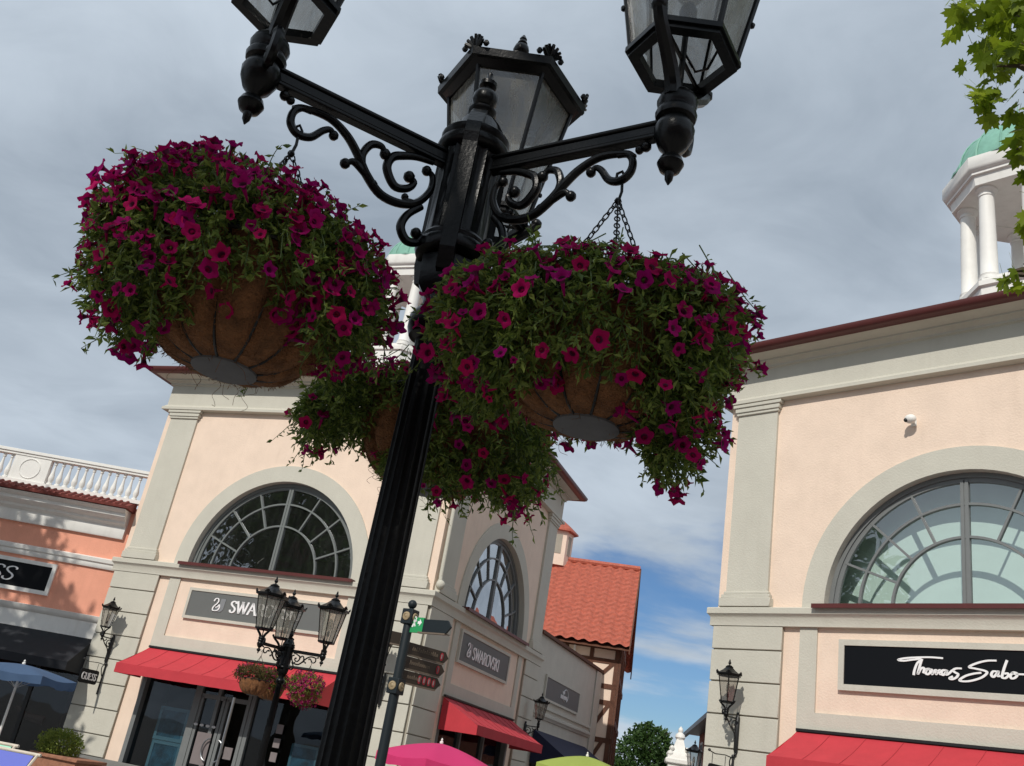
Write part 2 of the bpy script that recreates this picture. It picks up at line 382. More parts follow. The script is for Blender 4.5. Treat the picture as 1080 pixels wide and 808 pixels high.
# ================================================================== LAMPS
ARMAZ = [R_(86.8), R_(206.8), R_(326.8)]
def lantern_parts(host, ox, oy, oz, yaw, glassmat, k=1.0, seg=1):
    """a six sided lantern whose frame mesh is `host`'s child; oz = level of the collar"""
    T = Matrix.Translation((ox, oy, oz)) @ Matrix.Rotation(yaw, 4, 'Z') @ Matrix.Scale(k, 4)
    f = MB(T)
    # collar, ball, pendant below the arm
    f.lathe([(.002, -.20), (.010, -.185), (.012, -.165), (.026, -.157), (.034, -.138), (.028, -.122), (.014, -.114), (.018, -.106), (.036, -.088), (.049, -.058), (.052, -.035), (.045, -.016), (.040, -.008), (.051, -.002), (.054, .012), (.047, .026), (.049, .034), (.053, .050), (.048, .066), (.036, .080), (.020, .085), (.001, .087)], 22)
    # yoke: two curved legs with scroll feet
    for sgn in (-1, 1):
        P = [(.035, .050), (.040, .075), (.056, .10), (.080, .125), (.105, .145), (.135, .17), (.158, .19), (.176, .215)]
        P = catmull(P, 3)
        f.tube([(0, sgn * p.x, p.y) for p in P], [.023 - .006 * i / len(P) for i in range(len(P))], 8)
        f.ball((0, sgn * .178, .222), .021)
    P = catmull([(.055, .05), (.085, .045), (.098, .01), (.092, -.03), (.070, -.045), (.058, -.02), (.075, -.008)], 3)
    f.tube([(0, p.x, p.y) for p in P], .014, 7); f.ball((0, .073, -.012), .017)
    rz, ez = .195, .735            # ring and eave levels
    r1, r2 = .138, .236
    hexp = lambda r, z, a0=90: [(r * math.cos(R_(a0 + 60 * i)), r * math.sin(R_(a0 + 60 * i)), z) for i in range(6)]
    # lower ring (square section band)
    def band(ro, ri, z0, z1, ro2=None, ri2=None):
        ro2 = ro if ro2 is None else ro2; ri2 = ri if ri2 is None else ri2
        vs = hexp(ro, z0) + hexp(ro2, z1) + hexp(ri2, z1) + hexp(ri, z0)
        fs = []
        for a in range(4):
            b = (a + 1) % 4
            fs += [(a * 6 + i, a * 6 + (i + 1) % 6, b * 6 + (i + 1) % 6, b * 6 + i) for i in range(6)]
        f.add(vs, fs, False)
    band(.144, .113, rz - .012, rz + .014)
    band(.153, .138, rz + .002, rz + .018)
    # bottom cage: bars converging to the stem, lamp tube and gas pipe
    for i in range(6):
        a = R_(90 + 60 * i)
        f.tube([(r1 * math.cos(a), r1 * math.sin(a), rz + .01), (r2 * math.cos(a), r2 * math.sin(a), ez)], .0085, 6)
        f.ball((.173 * math.cos(a), .173 * math.sin(a), rz + .15), .009, 6)
    f.tube([(0, 0, .08), (0, 0, rz + .18)], .0085, 8)
    f.lathe([(.02, rz + .10), (.024, rz + .11), (.024, rz + .17), (.016, rz + .19)], 12)
    f.tube([(0, .0, rz + .03), (.03, .02, rz - .03), (.06, .03, rz - .02), (.085, .04, rz + .06)], .004, 5)
    f.tube([(0, -.122, rz), (0, .122, rz)], .006, 5)
    fr = f.build('lantern', M['iron'], host)
    # roof
    q = MB(T)
    f = q
    band(.235, .21, ez - .02, ez + .0, .262, .21)
    band(.280, .20, ez, ez + .03, .285, .20)
    prof = [(.275, ez + .03), (.22, ez + .055), (.15, ez + .10), (.10, ez + .145), (.075, ez + .17)]
    vs = []
    for r, z in prof: vs += hexp(r, z)
    q.add(vs, [(j * 6 + i, j * 6 + (i + 1) % 6, (j + 1) * 6 + (i + 1) % 6, (j + 1) * 6 + i) for j in range(len(prof) - 1) for i in range(6)], False)
    q.add(hexp(.20, ez + .028), [(5, 4, 3, 2, 1, 0)], False)
    # cresting: palmette at each corner with small curls
    for i in range(6):
        a = R_(90 + 60 * i)
        TT = T @ Matrix.Rotation(a, 4, 'Z')
        old = q.T; q.T = TT
        for j in range(7):
            b = R_(-66 + 22 * j); ln = .052 - .010 * abs(j - 3) / 3
            q.tube([(.262, .0, ez + .03), (.262 + .012, math.sin(b) * ln * .55, ez + .03 + math.cos(b) * ln * .6), (.262 + .022, math.sin(b) * ln, ez + .032 + math.cos(b) * ln)], [.006, .0095, .006], 5)
        q.ball((.27, .045, ez + .04), .012, 6); q.ball((.27, -.045, ez + .04), .012, 6)
        q.T = old
    q.build('roof', M['iron'], fr)
    g = MB(T)
    g.lathe([(.078, ez + .165), (.080, ez + .185), (.06, ez + .19), (.05, ez + .205), (.018, ez + .215), (.012, ez + .228), (.026, ez + .238), (.032, ez + .256), (.027, ez + .276), (.016, ez + .286), (.020, ez + .293), (.013, ez + .308), (.015, ez + .314), (.006, ez + .332), (.001, ez + .338)], 14)
    g.build('finial', M['iron'], fr)
    for i in range(6):
        p = MB(T)
        a0, a1 = R_(90 + 60 * i), R_(150 + 60 * i)
        c = [(.97 * r1 * math.cos(a0), .97 * r1 * math.sin(a0), rz + .012), (.97 * r1 * math.cos(a1), .97 * r1 * math.sin(a1), rz + .012),
             (.97 * r2 * math.cos(a1), .97 * r2 * math.sin(a1), ez - .01), (.97 * r2 * math.cos(a0), .97 * r2 * math.sin(a0), ez - .01)]
        p.add(c, [(0, 1, 2, 3)], False)
        p.build('glass_pane', glassmat, fr)
    b = MB(T)
    b.lathe([(.014, rz + .19), (.034, rz + .22), (.040, rz + .30), (.030, rz + .37), (.010, rz + .40), (.001, rz + .402)], 12)
    b.build('bulb', M['lampglass'], fr)
    return fr

# bracket curves measured in the plane of an arm: (distance from post axis, height above arm level)
SCR = dict(
 main=[(.518, -.093), (.491, -.077), (.421, -.071), (.365, -.097), (.322, -.139), (.286, -.185), (.236, -.223), (.177, -.224), (.131, -.199), (.103, -.148), (.104, -.101), (.125, -.088)],
 hook=[(.470, -.078), (.498, -.081), (.515, -.105), (.512, -.140), (.488, -.160), (.455, -.152), (.430, -.118), (.412, -.104), (.398, -.112)],
 br1=[(.245, -.219), (.296, -.180), (.328, -.165), (.346, -.178)],
 br2=[(.299, -.173), (.310, -.132), (.296, -.092), (.268, -.081), (.251, -.095)],
 spiral=[(.111, -.055), (.160, -.062), (.200, -.078), (.230, -.099), (.236, -.140), (.205, -.180), (.170, -.172), (.152, -.145), (.168, -.131)],
 low=[(.115, -.205), (.149, -.246), (.160, -.291), (.138, -.322), (.110, -.318), (.098, -.298), (.112, -.290)],
 curl=[(.134, -.205), (.161, -.210), (.168, -.199)])
BALLS = [(.398, -.116, .014), (.349, -.181, .015), (.251, -.099, .016), (.170, -.133, .017), (.114, -.290, .016), (.168, -.199, .011), (.125, -.090, .015), (.375, -.092, .011), (.263, -.205, .014), (.548, -.068, .014), (.530, -.074, .012)]
def street_lamp(label, loc, group=None):
    t = thing('street_lamp', label, 'street lamp', loc, 0, group)
    A = 3.5
    p = MB()
    p.box(-.28, .28, -.28, .28, 0, .12, .012)
    p.lathe([(.24, .12), (.25, .16), (.22, .22), (.20, .26), (.20, .60), (.22, .64), (.21, .70), (.14, .78), (.12, .84), (.13, .90), (.10, .98)], 24)
    p.build('base', M['iron'], t)
    p = MB(); z = .96; pr = []
    while z < 2.93:
        pr.append((.063 - (z - .96) * .0092, z)); z += .15
    pr.append((.0455, 2.93))
    p.lathe(pr, 96, flute=(16, .08, 1.0, 2.9))
    p.build('shaft', M['ironshaft'], t)
    p = MB()
    p.lathe([(.048, 2.92), (.066, 2.93), (.074, 2.955), (.074, 2.985), (.062, 3.005), (.05, 3.015), (.048, 3.05)], 24)
    p.lathe([(.05, 3.04), (.074, 3.07), (.080, 3.13), (.080, 3.16), (.066, 3.17)], 6, smooth=False, phase=R_(26.8))
    p.lathe([(.066, 3.165), (.098, 3.175), (.103, 3.19), (.100, 3.205), (.090, 3.215), (.092, 3.225), (.086, 3.235)], 28)
    p.lathe([(.086, 3.23), (.085, 3.235), (.0865, 3.36), (.089, 3.50), (.088, 3.515)], 120, flute=(18, .10, 3.236, 3.505))
    p.lathe([(.086, 3.505), (.102, 3.515), (.107, 3.53), (.104, 3.543), (.094, 3.548), (.100, 3.556), (.101, 3.572), (.092, 3.582), (.076, 3.586), (.064, 3.60), (.055, 3.635), (.036, 3.66), (.028, 3.67)], 28)
    p.build('capital', M['iron'], t)
    for k in range(3):          # flat ribs between the arms
        a = ARMAZ[k] + PI; r = MB(Matrix.Rotation(a, 4, 'Z'))
        pr = [(.090, 3.10), (.104, 3.16), (.106, 3.30), (.107, 3.50), (.112, 3.53), (.106, 3.57), (.080, 3.62), (.050, 3.655), (.03, 3.668)]
        for i in range(len(pr) - 1):
            (r0, z0), (r1, z1) = pr[i], pr[i + 1]; w = .021
            r.add([(r0, -w, z0), (r0, w, z0), (r1, w, z1), (r1, -w, z1), (.02, -w, z0), (.02, w, z0), (.02, w, z1), (.02, -w, z1)],
                  [(0, 1, 2, 3), (0, 3, 7, 4), (1, 5, 6, 2), (4, 5, 1, 0), (3, 2, 6, 7)], False)
        r.build('rib', M['iron'], t)
    p = MB()
    p.lathe([(.030, 3.66), (.042, 3.672), (.043, 3.684), (.030, 3.692), (.020, 3.697), (.030, 3.705), (.038, 3.722), (.037, 3.742), (.026, 3.758), (.012, 3.765), (.013, 3.772), (.026, 3.778), (.027, 3.790), (.014, 3.798), (.008, 3.806), (.009, 3.826), (.001, 3.83)], 20)
    p.build('finial', M['iron'], t)
    for k, a in enumerate(ARMAZ):
        T = Matrix.Rotation(a, 4, 'Z') @ Matrix.Translation((0, 0, A))
        b = MB(T)
        # bar: T-section with rounded lower web
        for (z0, z1, w) in ((-.012, .0, .018), (-.040, -.012, .012), (-.052, -.040, .016)):
            b.box(.075, .59, -w, w, z0, z1, .003)
        for name, pts in SCR.items():
            P = catmull(pts, 5); n = len(P)
            rr = .0110 if name in ('main', 'low', 'spiral') else .0098
            rs = [rr * (.72 + .45 * math.sin(PI * min(1, (i + 2) / n))) for i in range(n)]
            b.tube([(q.x, 0, q.y) for q in P], rs, 9)
        for (x, z, r) in BALLS: b.ball((x, 0, z), r, 10)
        b.lathe([(.01, -.02), (.01, .02)], 3)
        b.build('arm', M['iron'], t)
        x, y = .62 * math.cos(a), .62 * math.sin(a)
        lantern_parts(t, x, y, A + .0, a, M['lampglass'] if group is None else M['lampglass2'])
    return t

NEAR = (-.226, 2.27, 0)
lamp_near = street_lamp('large black cast iron lamp post in the foreground with three lanterns on scrolled arms', NEAR)
lamp_far = copy_tree(lamp_near)
lamp_far.location = (-2.94, 16.66, -.155); lamp_far.rotation_euler = (0, 0, R_(25.2))
lamp_far['label'] = 'distant black three lantern lamp post in front of the shop with the long grey sign'

# ================================================================== HANGING BASKETS
def petunia_mesh(seed):
    rng = random.Random(seed)
    V = []; F = []; mi = []
    n = 20
    rings = [(.002, -.034), (.0035, -.022), (.0055, -.008), (.009, .0), (.016, .0045), (.0235, .006)]
    for j, (r, z) in enumerate(rings):
        for k in range(n):
            a = 2 * PI * k / n; lob = math.cos(5 * a)
            rr = r * (1 + (.13 * lob if j == 5 else .05 * lob if j == 4 else 0)) * (1 + (rng.uniform(-.07, .07) if j > 3 else 0))
            zz = z + (rng.uniform(-.003, .002) + .003 * lob if j == 5 else 0)
            V.append((rr * math.cos(a), rr * math.sin(a), zz))
    for j in range(len(rings) - 1):
        for k in range(n):
            F.append((j * n + k, j * n + (k + 1) % n, (j + 1) * n + (k + 1) % n, (j + 1) * n + k)); mi.append(1 if j in (2,) else 0)
    return V, F, mi
PET = [petunia_mesh(i) for i in range(5)]
PETME = []
for i, (V, F, mi) in enumerate(PET):
    me = bpy.data.meshes.new('flower'); me.from_pydata(V, [], F); me.materials.append(M['petal']); me.materials.append(M['throat'])
    me.polygons.foreach_set('material_index', mi); me.polygons.foreach_set('use_smooth', [True] * len(F)); me.update(); PETME.append(me)

def basket(label, loc, hook, blobs, nspr, nflow, rz=0.0, group=None, far=False, seed=1, topbias=.35, leafmat='pleaf', camdir=None, leafmul=1.0, fdens=None):
    """loc = rim centre; hook = z of the hook above it"""
    random.seed(seed)
    t = thing('hanging_flower_basket', label, 'hanging basket', loc, rz, group)
    # coir bowl, bulging between dark ribs
    nr = 12; n = 96 if not far else 36; bowl = MB(); vs = []; rows = 12
    RB, DB = .245, .245
    for j in range(rows + 1):
        th = (PI / 2) * j / rows
        for k in range(n):
            a = 2 * PI * k / n
            bul = 1 - .17 * (1 - abs(math.sin(a * nr / 2)) ** .5) * math.sin(th + .2)
            r = RB * math.cos(th) ** .58 * bul if j < rows else .001
            r *= 1 + .012 * math.sin(a * 7 + j)
            z = -DB * math.sin(th)
            vs.append((r * math.cos(a), r * math.sin(a), z))
    bowl.add(vs, [(j * n + k, (j + 1) * n + k, (j + 1) * n + (k + 1) % n, j * n + (k + 1) % n) for j in range(rows) for k in range(n)], True)
    if not far:
        for i in range(18):          # a few loose fibres hanging under the bowl
            a = random.uniform(0, 2 * PI); r = random.uniform(.08, .16); p = Vector((r * math.cos(a), r * math.sin(a), -DB * .88)); pts = [p]
            for j in range(5): pts.append(pts[-1] + Vector((random.uniform(-.02, .02), random.uniform(-.02, .02), random.uniform(-.022, .0))))
            bowl.tube([Vector(q) for q in catmull3(pts)], .0006, 3, caps=False)
        for i in range(3600):        # shaggy fibres
            a = random.uniform(0, 2 * PI); th = math.asin(random.uniform(.05, 1)); rr = RB * math.cos(th) ** .58 * .97
            p0 = Vector((rr * math.cos(a), rr * math.sin(a), -DB * math.sin(th))); tt = (rnd_dir() + Vector((math.cos(a), math.sin(a), -.4)) * .35).normalized() * random.uniform(.010, .030); sd_ = rnd_dir() * .0011
            bowl.add([p0 - tt * .3, p0 + tt * .7 + sd_, p0 + tt * .5 - sd_], [(0, 1, 2)], False)
    bowl.build('liner', M['coir'], t)
    s = MB(); s.lathe([(.001, -.03), (RB - .01, -.03), (RB - .005, -.005)], 24, caps=False); s.build('soil', M['soil'], t)
    w = MB()
    w.tube([(RB * math.cos(2 * PI * k / 32), RB * math.sin(2 * PI * k / 32), 0) for k in range(32)], .006, 6, closed=True)
    for k in range(nr):
        a = 2 * PI * k / nr
        w.tube([(RB * math.cos(th) ** .58 * .86 * math.cos(a), RB * math.cos(th) ** .58 * .86 * math.sin(a), -DB * math.sin(th) * 1.0) for th in [PI / 2 * q / 9 for q in range(9)]], .004, 5)
    w.build('wire_frame', M['iron2'], t)
    d = MB(); d.lathe([(.001, -DB - .004), (.066, -DB - .006), (.076, -DB - .002), (.078, -DB + .010), (.06, -DB + .014)], 28); d.build('base_disc', M['disc'], t)
    # chains
    top = hook - .075
    for k in range(3):
        a = 2 * PI * k / 3 + .5
        c = MB(); P0 = Vector((0, 0, top)); P1 = Vector((RB * math.cos(a), RB * math.sin(a), 0)); dd = (P1 - P0); L = dd.length; dn = dd.normalized()
        u, v, _ = basis(dn)
        nl = int(L / (.020 if not far else .05))
        if far: c.tube([P0, P1], .004, 5)
        else:
            for i in range(nl):
                m_ = P0 + dn * (L * (i + .5) / nl); s1 = u if i % 2 else v
                c.tube([m_ + dn * (.0135 * math.cos(q)) + s1 * (.0068 * math.sin(q)) for q in [2 * PI * e / 8 for e in range(8)]], .0020, 5, closed=True)
        c.build('chain', M['iron'], t)
    h = MB()
    h.tube([(0, 0, top - .005), (.006, 0, top + .03), (.004, 0, hook - .02), (.010, 0, hook), (.0, 0, hook + .016), (-.012, 0, hook + .006), (-.012, 0, hook - .012)], .0042, 6)
    h.ball((0, 0, top), .010, 8)
    h.build('hook', M['iron'], t)
    # foliage envelope = union of ellipsoids
    area = [b[3] * b[4] + b[4] * b[5] + b[3] * b[5] for b in blobs]; tot = sum(area)
    def inside(p, sh):
        for b in blobs:
            q = ((p.x - b[0]) / b[3]) ** 2 + ((p.y - b[1]) / b[4]) ** 2 + ((p.z - b[2]) / b[5]) ** 2
            if q < sh: return True
        return False
    def surf(lo=.80, hi=1.06):
        while True:
            r = random.uniform(0, tot)
            for b, a in zip(blobs, area):
                r -= a
                if r <= 0: break
            dr = rnd_dir(); c = Vector(b[:3]); rad = Vector(b[3:6])
            lump = .14 * noise.noise(dr * 2.3 + c * 5 + Vector((seed * 3.1, 0, 0))) + .10 * noise.noise(dr * 5.5 + c * 3 + Vector((0, seed * 1.7, 0)))
            k = random.uniform(lo, hi) + lump
            p = c + Vector((dr.x * rad.x, dr.y * rad.y, dr.z * rad.z)) * k
            nn = Vector((dr.x / rad.x, dr.y / rad.y, dr.z / rad.z)).normalized()
            if inside(p, .72): continue
            if p.z < .02 and (p.x ** 2 + p.y ** 2) ** .5 < RB * math.sqrt(max(0, 1 - (p.z / DB) ** 2)) * .98 and p.z > -DB: continue
            return p, nn
    V = []; F = []; st = MB()
    for i in range(nspr):
        p, nn = surf(.62, 1.10)
        out = Vector((p.x, p.y, 0)); out = out.normalized() if out.length > .02 else Vector((0, 0, 1))
        grow = (nn * .6 + out * .25 + rnd_dir() * .55 + Vector((0, 0, .35 if p.z > .05 else -.45))).normalized()
        L = random.uniform(.05, .12)
        base = p - grow * L + Vector((0, 0, .01))
        if not far or i % 3 == 0: st.tube([base - grow * .04, (base + p) / 2 + rnd_dir() * .006, p], [.0018, .0015, .001], 3, caps=False)
        nl = int((14 if not far else 6) * leafmul)
        for j in range(nl):
            f = j / nl; q = base.lerp(p, f * 1.05)
            dl = (grow * random.uniform(.1, .9) + rnd_dir() * 1.0).normalized()
            ll = random.uniform(.014, .030) * (1.8 if far else 1)
            add_leaf(V, F, q, dl, (rnd_dir() + Vector((0, 0, .8))), ll, ll * random.choice((.24, .3, .36, .5)))
    if not far:
        for i in range(60):
            p, nn = surf(.95, 1.05); out = Vector((nn.x, nn.y, 0)) * .8 + Vector((0, 0, .5 if p.z > .1 else -.9)) + rnd_dir() * .3
            L = random.uniform(.05, .13); P_ = [p - nn * .03]
            for j in range(6):
                P_.append(P_[-1] + out.normalized() * L / 6); out += rnd_dir() * .25 + Vector((0, 0, -.12))
            st.tube(P_, [.0018, .0017, .0016, .0014, .0012, .001, .0008], 3, caps=False)
            for q in P_[1:]:
                for e in range(2):
                    ll = random.uniform(.014, .027); add_leaf(V, F, q, (out.normalized() * .5 + rnd_dir()), rnd_dir() + Vector((0, 0, .8)), ll, ll * .4)
    fo = mesh_obj('foliage', V, F, M[leafmat], t)
    st.build('stems', M['stem'], t)
    # flowers
    fl = []
    while len(fl) < nflow:
        p, nn = surf(.92, 1.10)
        if fdens and random.random() > fdens(p): continue
        if p.z < -.02 and random.random() < topbias: continue
        if any((p - q).length < .022 for q, _ in fl[-60:]): continue
        out = Vector((p.x, p.y, 0)).normalized()
        d = (nn * .9 + Vector((0, 0, .45)) + out * .2 + rnd_dir() * .5).normalized()
        fl.append((p + nn * .012, d))
    cd = camdir.normalized() if camdir else Vector((0, -1, -.4)).normalized()
    fl.sort(key=lambda a: -(a[0].dot(cd)))
    rest = MB()
    for i, (p, d) in enumerate(fl):
        u, v, w_ = basis(d); ang = random.uniform(0, 2 * PI); sc = random.uniform(.58, .95) if random.random() > .12 else random.uniform(.3, .5)
        Rm = Matrix(((u.x, v.x, w_.x, p.x), (u.y, v.y, w_.y, p.y), (u.z, v.z, w_.z, p.z), (0, 0, 0, 1))) @ Matrix.Rotation(ang, 4, 'Z') @ Matrix.Diagonal((sc, sc * random.uniform(.85, 1), sc * random.uniform(.7, 1.5), 1))
        if i < 100 and not far:
            o = bpy.data.objects.new('flower', PETME[i % 5]); COL.objects.link(o); o.parent = t; o.matrix_local = Rm
        else:
            Vp, Fp, mi = PET[i % 5]
            if far: Rm = Rm @ Matrix.Scale(1.15, 4)
            rest.T = Rm
            o = len(rest.v); rest.v += [tuple(Rm @ Vector(x)) for x in Vp]; rest.f += [tuple(a + o for a in f) for f in Fp]; rest.mi += mi; rest.sm += [True] * len(Fp)
    if rest.v:
        ro = rest.build('blooms', [M['petal3'] if far else M['petal2'], M['throat']], t); ro['kind'] = 'stuff'
    return t
def catmull3(P, k=4):
    P = [P[0] * 2 - P[1]] + P + [P[-1] * 2 - P[-2]]; out = []
    for i in range(1, len(P) - 2):
        a, b, c, d = P[i - 1:i + 3]
        for j in range(k):
            t = j / k; out.append(.5 * ((2 * b) + (c - a) * t + (2 * a - 5 * b + 4 * c - d) * t * t + (3 * b - a - 3 * c + d) * t ** 3))
    out.append(P[-2]); return out

def hookpos(k, s=.489):
    return (NEAR[0] + s * math.cos(ARMAZ[k]), NEAR[1] + s * math.sin(ARMAZ[k]))
RIM = 2.905; HK = 3.352 - RIM
x, y = hookpos(1)
#           cx    cy    cz    rx   ry   rz
bl = [(-.03, 0, .04, .31, .32, .17), (-.17, -.02, .05, .19, .26, .17), (.15, .0, -.01, .19, .26, .14), (-.21, -.09, -.11, .12, .18, .15), (.23, -.05, -.07, .10, .16, .12), (0, .20, -.02, .22, .11, .12), (-.13, -.02, .15, .17, .2, .12), (-.04, -.20, -.04, .26, .14, .13), (-.16, -.19, -.14, .13, .12, .10)]
basket('full magenta petunia basket hanging from the left arm of the foreground lamp post', (x, y, RIM), HK, bl, 1900, 720, group='petunia baskets on the foreground lamp post', seed=11, camdir=Vector((.25, -.8, -.5)),
       fdens=lambda p: .75 if p.z < .05 else 1)
x, y = hookpos(2)
bl = [(.02, 0, -.01, .31, .32, .13), (-.22, -.06, -.04, .17, .20, .12), (-.30, -.08, -.10, .10, .13, .10), (.15, .0, -.01, .19, .25, .13), (.22, 0, -.10, .09, .18, .15), (.20, -.04, -.25, .09, .12, .11), (.15, -.18, -.12, .13, .12, .15), (-.12, .02, .05, .12, .14, .09), (-.20, -.16, -.12, .14, .13, .13), (-.02, -.23, -.08, .26, .12, .13), (-.24, .08, -.12, .12, .14, .12), (.02, .24, -.04, .24, .13, .14)]
basket('wide green and magenta petunia basket hanging from the right arm of the foreground lamp post', (x, y, RIM), HK, bl, 2200, 410, group='petunia baskets on the foreground lamp post', seed=23, camdir=Vector((-.1, -.8, -.5)),
       fdens=lambda p: 1 if p.y < 0 else .6)
x, y = hookpos(0)
bl = [(0, 0, -.02, .32, .30, .12), (-.26, -.05, -.05, .15, .20, .12), (-.36, -.05, -.12, .08, .12, .09), (.15, -.16, -.12, .22, .15, .17), (.25, -.04, -.14, .11, .17, .14), (.06, -.2, -.16, .12, .1, .12), (0, -.1, -.22, .15, .12, .08), (0, .22, -.05, .22, .13, .14)]
basket('petunia basket hanging behind the shaft of the foreground lamp post', (x, y, RIM), HK, bl, 1600, 190, group='petunia baskets on the foreground lamp post', seed=37, camdir=Vector((0, -.9, -.4)), topbias=.6)
# distant baskets
FB = 'petunia baskets on the distant lamp post'
for k, (lb, fdn, lm) in enumerate([('basket behind the distant lamp post shaft', 90, 'pleaf'), ('sparse brownish basket on the left of the distant lamp post', 60, 'pleaf_far'), ('dense crimson petunia basket on the right of the distant lamp post', 330, 'pleaf')]):
    a = ARMAZ[k] + R_(25.2)
    bb = [(0, 0, .10, .30, .30, .17), (0, -.1, .02, .26, .22, .16)] if k != 1 else [(0, 0, .11, .31, .31, .13), (-.2, 0, .05, .16, .2, .12)]
    if k == 2: bb.append((.0, 0, -.08, .27, .27, .2))
    basket(lb, (-2.975 + .489 * math.cos(a), 16.66 + .489 * math.sin(a), RIM - .155), HK, bb, 420, fdn, group=FB, far=True, seed=50 + k, leafmat=lm)
random.seed(5)

# ================================================================== CORNER STORES
def ring(mb, W, D, prof, cap=False):
    """profile (projection, z) swept round the rectangle 0..W x 0..D with mitred corners"""
    vs = []
    for p, z in prof: vs += [(-p, -p, z), (W + p, -p, z), (W + p, D + p, z), (-p, D + p, z)]
    fs = []
    for j in range(len(prof) - 1):
        fs += [(j * 4 + i, j * 4 + (i + 1) % 4, (j + 1) * 4 + (i + 1) % 4, (j + 1) * 4 + i) for i in range(4)]
    mb.add(vs, fs, False)
ZC = 5.62      # top of the string course, springing of the arches
def facade(host, W, T, awn=True, door=True, logo=None, blind=False, glassm='winglass', k=1.0):
    cx = W / 2; R = 2.38
    rw = 1.43 * k
    # --- wall with an arched opening and a shopfront opening
    w = MB(T)
    so = 1.85 * k
    w.box(0, so, 0, .3, 0, ZC); w.box(W - so, W, 0, .3, 0, ZC); w.box(so, W - so, 0, .3, 3.30, ZC)
    N = 40; y = 0
    arc = [(cx - R * math.cos(PI * i / N), ZC + R * math.sin(PI * i / N)) for i in range(N + 1)]
    w.add([(0, 0, ZC), (cx - R, 0, ZC), (cx - R, 0, 9.9), (0, 0, 9.9)], [(0, 1, 2, 3)], False)
    w.add([(W, 0, ZC), (cx + R, 0, ZC), (cx + R, 0, 9.9), (W, 0, 9.9)], [(3, 2, 1, 0)], False)
    for i in range(N):
        (x0, z0), (x1, z1) = arc[i], arc[i + 1]
        w.add([(x0, 0, z0), (x1, 0, z1), (x1, 0, 9.9), (x0, 0, 9.9)], [(0, 1, 2, 3)], False)
        w.add([(x0, 0, z0), (x0, .32, z0), (x1, .32, z1), (x1, 0, z1)], [(0, 1, 2, 3)], False)
    w.build('wall', M['peach'], host)
    # --- rusticated piers
    for x0, x1 in ((0, rw), (W - rw, W)):
        q = MB(T)
        q.box(x0 + .0, x1 - .0, -.045, -.002, .84, 5.29); 
        q2 = MB(T); z = 4.84; zz = [5.285, 4.84]
        while z - .585 > .9: z -= .585; zz.append(z)
        zz.append(.845)
        for a, b in zip(zz[:-1], zz[1:]):
            q2.box(x0 - .02, x1 + .0, -.082, -.046, b + .012, a - .012, .008)
        pr = q2.build('rusticated_pier', M['grey'], host)
        q.build('joint', M['groove'], pr)
    # --- flat frame round the sign panel
    fr = MB(T); a, b = 1.76 * k, 2.09 * k
    fr.box(a, b, -.04, .002, 3.5, 5.28); fr.box(W - b, W - a, -.04, .002, 3.5, 5.28); fr.box(b, W - b, -.04, .002, 3.5, 3.83)
    fr.build('panel_frame', M['grey'], host)
    # --- pilasters
    for sx in (0, 1):
        p = MB(T)
        def bx(x0, x1, *r):
            if sx: x0, x1 = W - x1, W - x0
            p.box(x0, x1, *r)
        bx(.19, 1.08, -.062, .002, 5.9, 9.7)
        bx(.09, 1.18, -.15, .002, 5.63, 5.80, .01); bx(.12, 1.15, -.12, .002, 5.80, 5.87, .01); bx(.155, 1.115, -.095, .002, 5.87, 5.93, .012)
        bx(.155, 1.115, -.10, .002, 9.60, 9.66, .01); bx(.13, 1.14, -.125, .002, 9.66, 9.76, .012); bx(.09, 1.18, -.15, .002, 9.76, 9.835, .01)
        p.build('pilaster', M['grey'], host)
    # --- arch surround
    s = MB(T); R0, R1 = R - .0, R + .42
    vs = []
    for i in range(N + 1):
        c, d = math.cos(PI * i / N), math.sin(PI * i / N)
        vs += [(cx - R0 * c, -.04, ZC + R0 * d), (cx - R1 * c, -.04, ZC + R1 * d), (cx - R1 * c, .002, ZC + R1 * d), (cx - R0 * c, .30, ZC + R0 * d - .001)]
    fs = []
    for i in range(N):
        for e in range(3): fs.append((i * 4 + e, i * 4 + e + 1, i * 4 + 5 + e, i * 4 + 4 + e))
        fs.append((i * 4 + 3, i * 4, i * 4 + 4, i * 4 + 7))
    s.add(vs, fs, False); s.build('arch_surround', M['grey'], host)
    # --- fan window
    f = MB(T)
    def arcbar(r, wd, y0, y1):
        vs = []
        for i in range(N + 1):
            c, d = math.cos(PI * i / N), math.sin(PI * i / N)
            for (rr, yy) in ((r - wd, y0), (r + wd, y0), (r + wd, y1), (r - wd, y1)): vs.append((cx - rr * c, yy, ZC + .03 + rr * d * (2.35 / 2.38)))
        fs = [(i * 4 + e, i * 4 + (e + 1) % 4, i * 4 + 4 + (e + 1) % 4, i * 4 + 4 + e) for i in range(N) for e in range(4)]
        f.add(vs, fs, False)
    arcbar(R - .045, .045, .13, .26); arcbar(R - .13, .04, .16, .24)
    arcbar(R * .52, .021, .15, .23); arcbar(R * .765, .021, .15, .23)
    f.box(cx - .065, cx - .010, .145, .24, ZC + .03, ZC + R - .12); f.box(cx + .010, cx + .065, .145, .24, ZC + .03, ZC + R - .12)
    f.box(cx - .012, cx + .012, .16, .23, ZC + .03, ZC + R - .12)
    f.box(cx - R + .05, cx + R - .05, .14, .25, ZC + .02, ZC + .09)
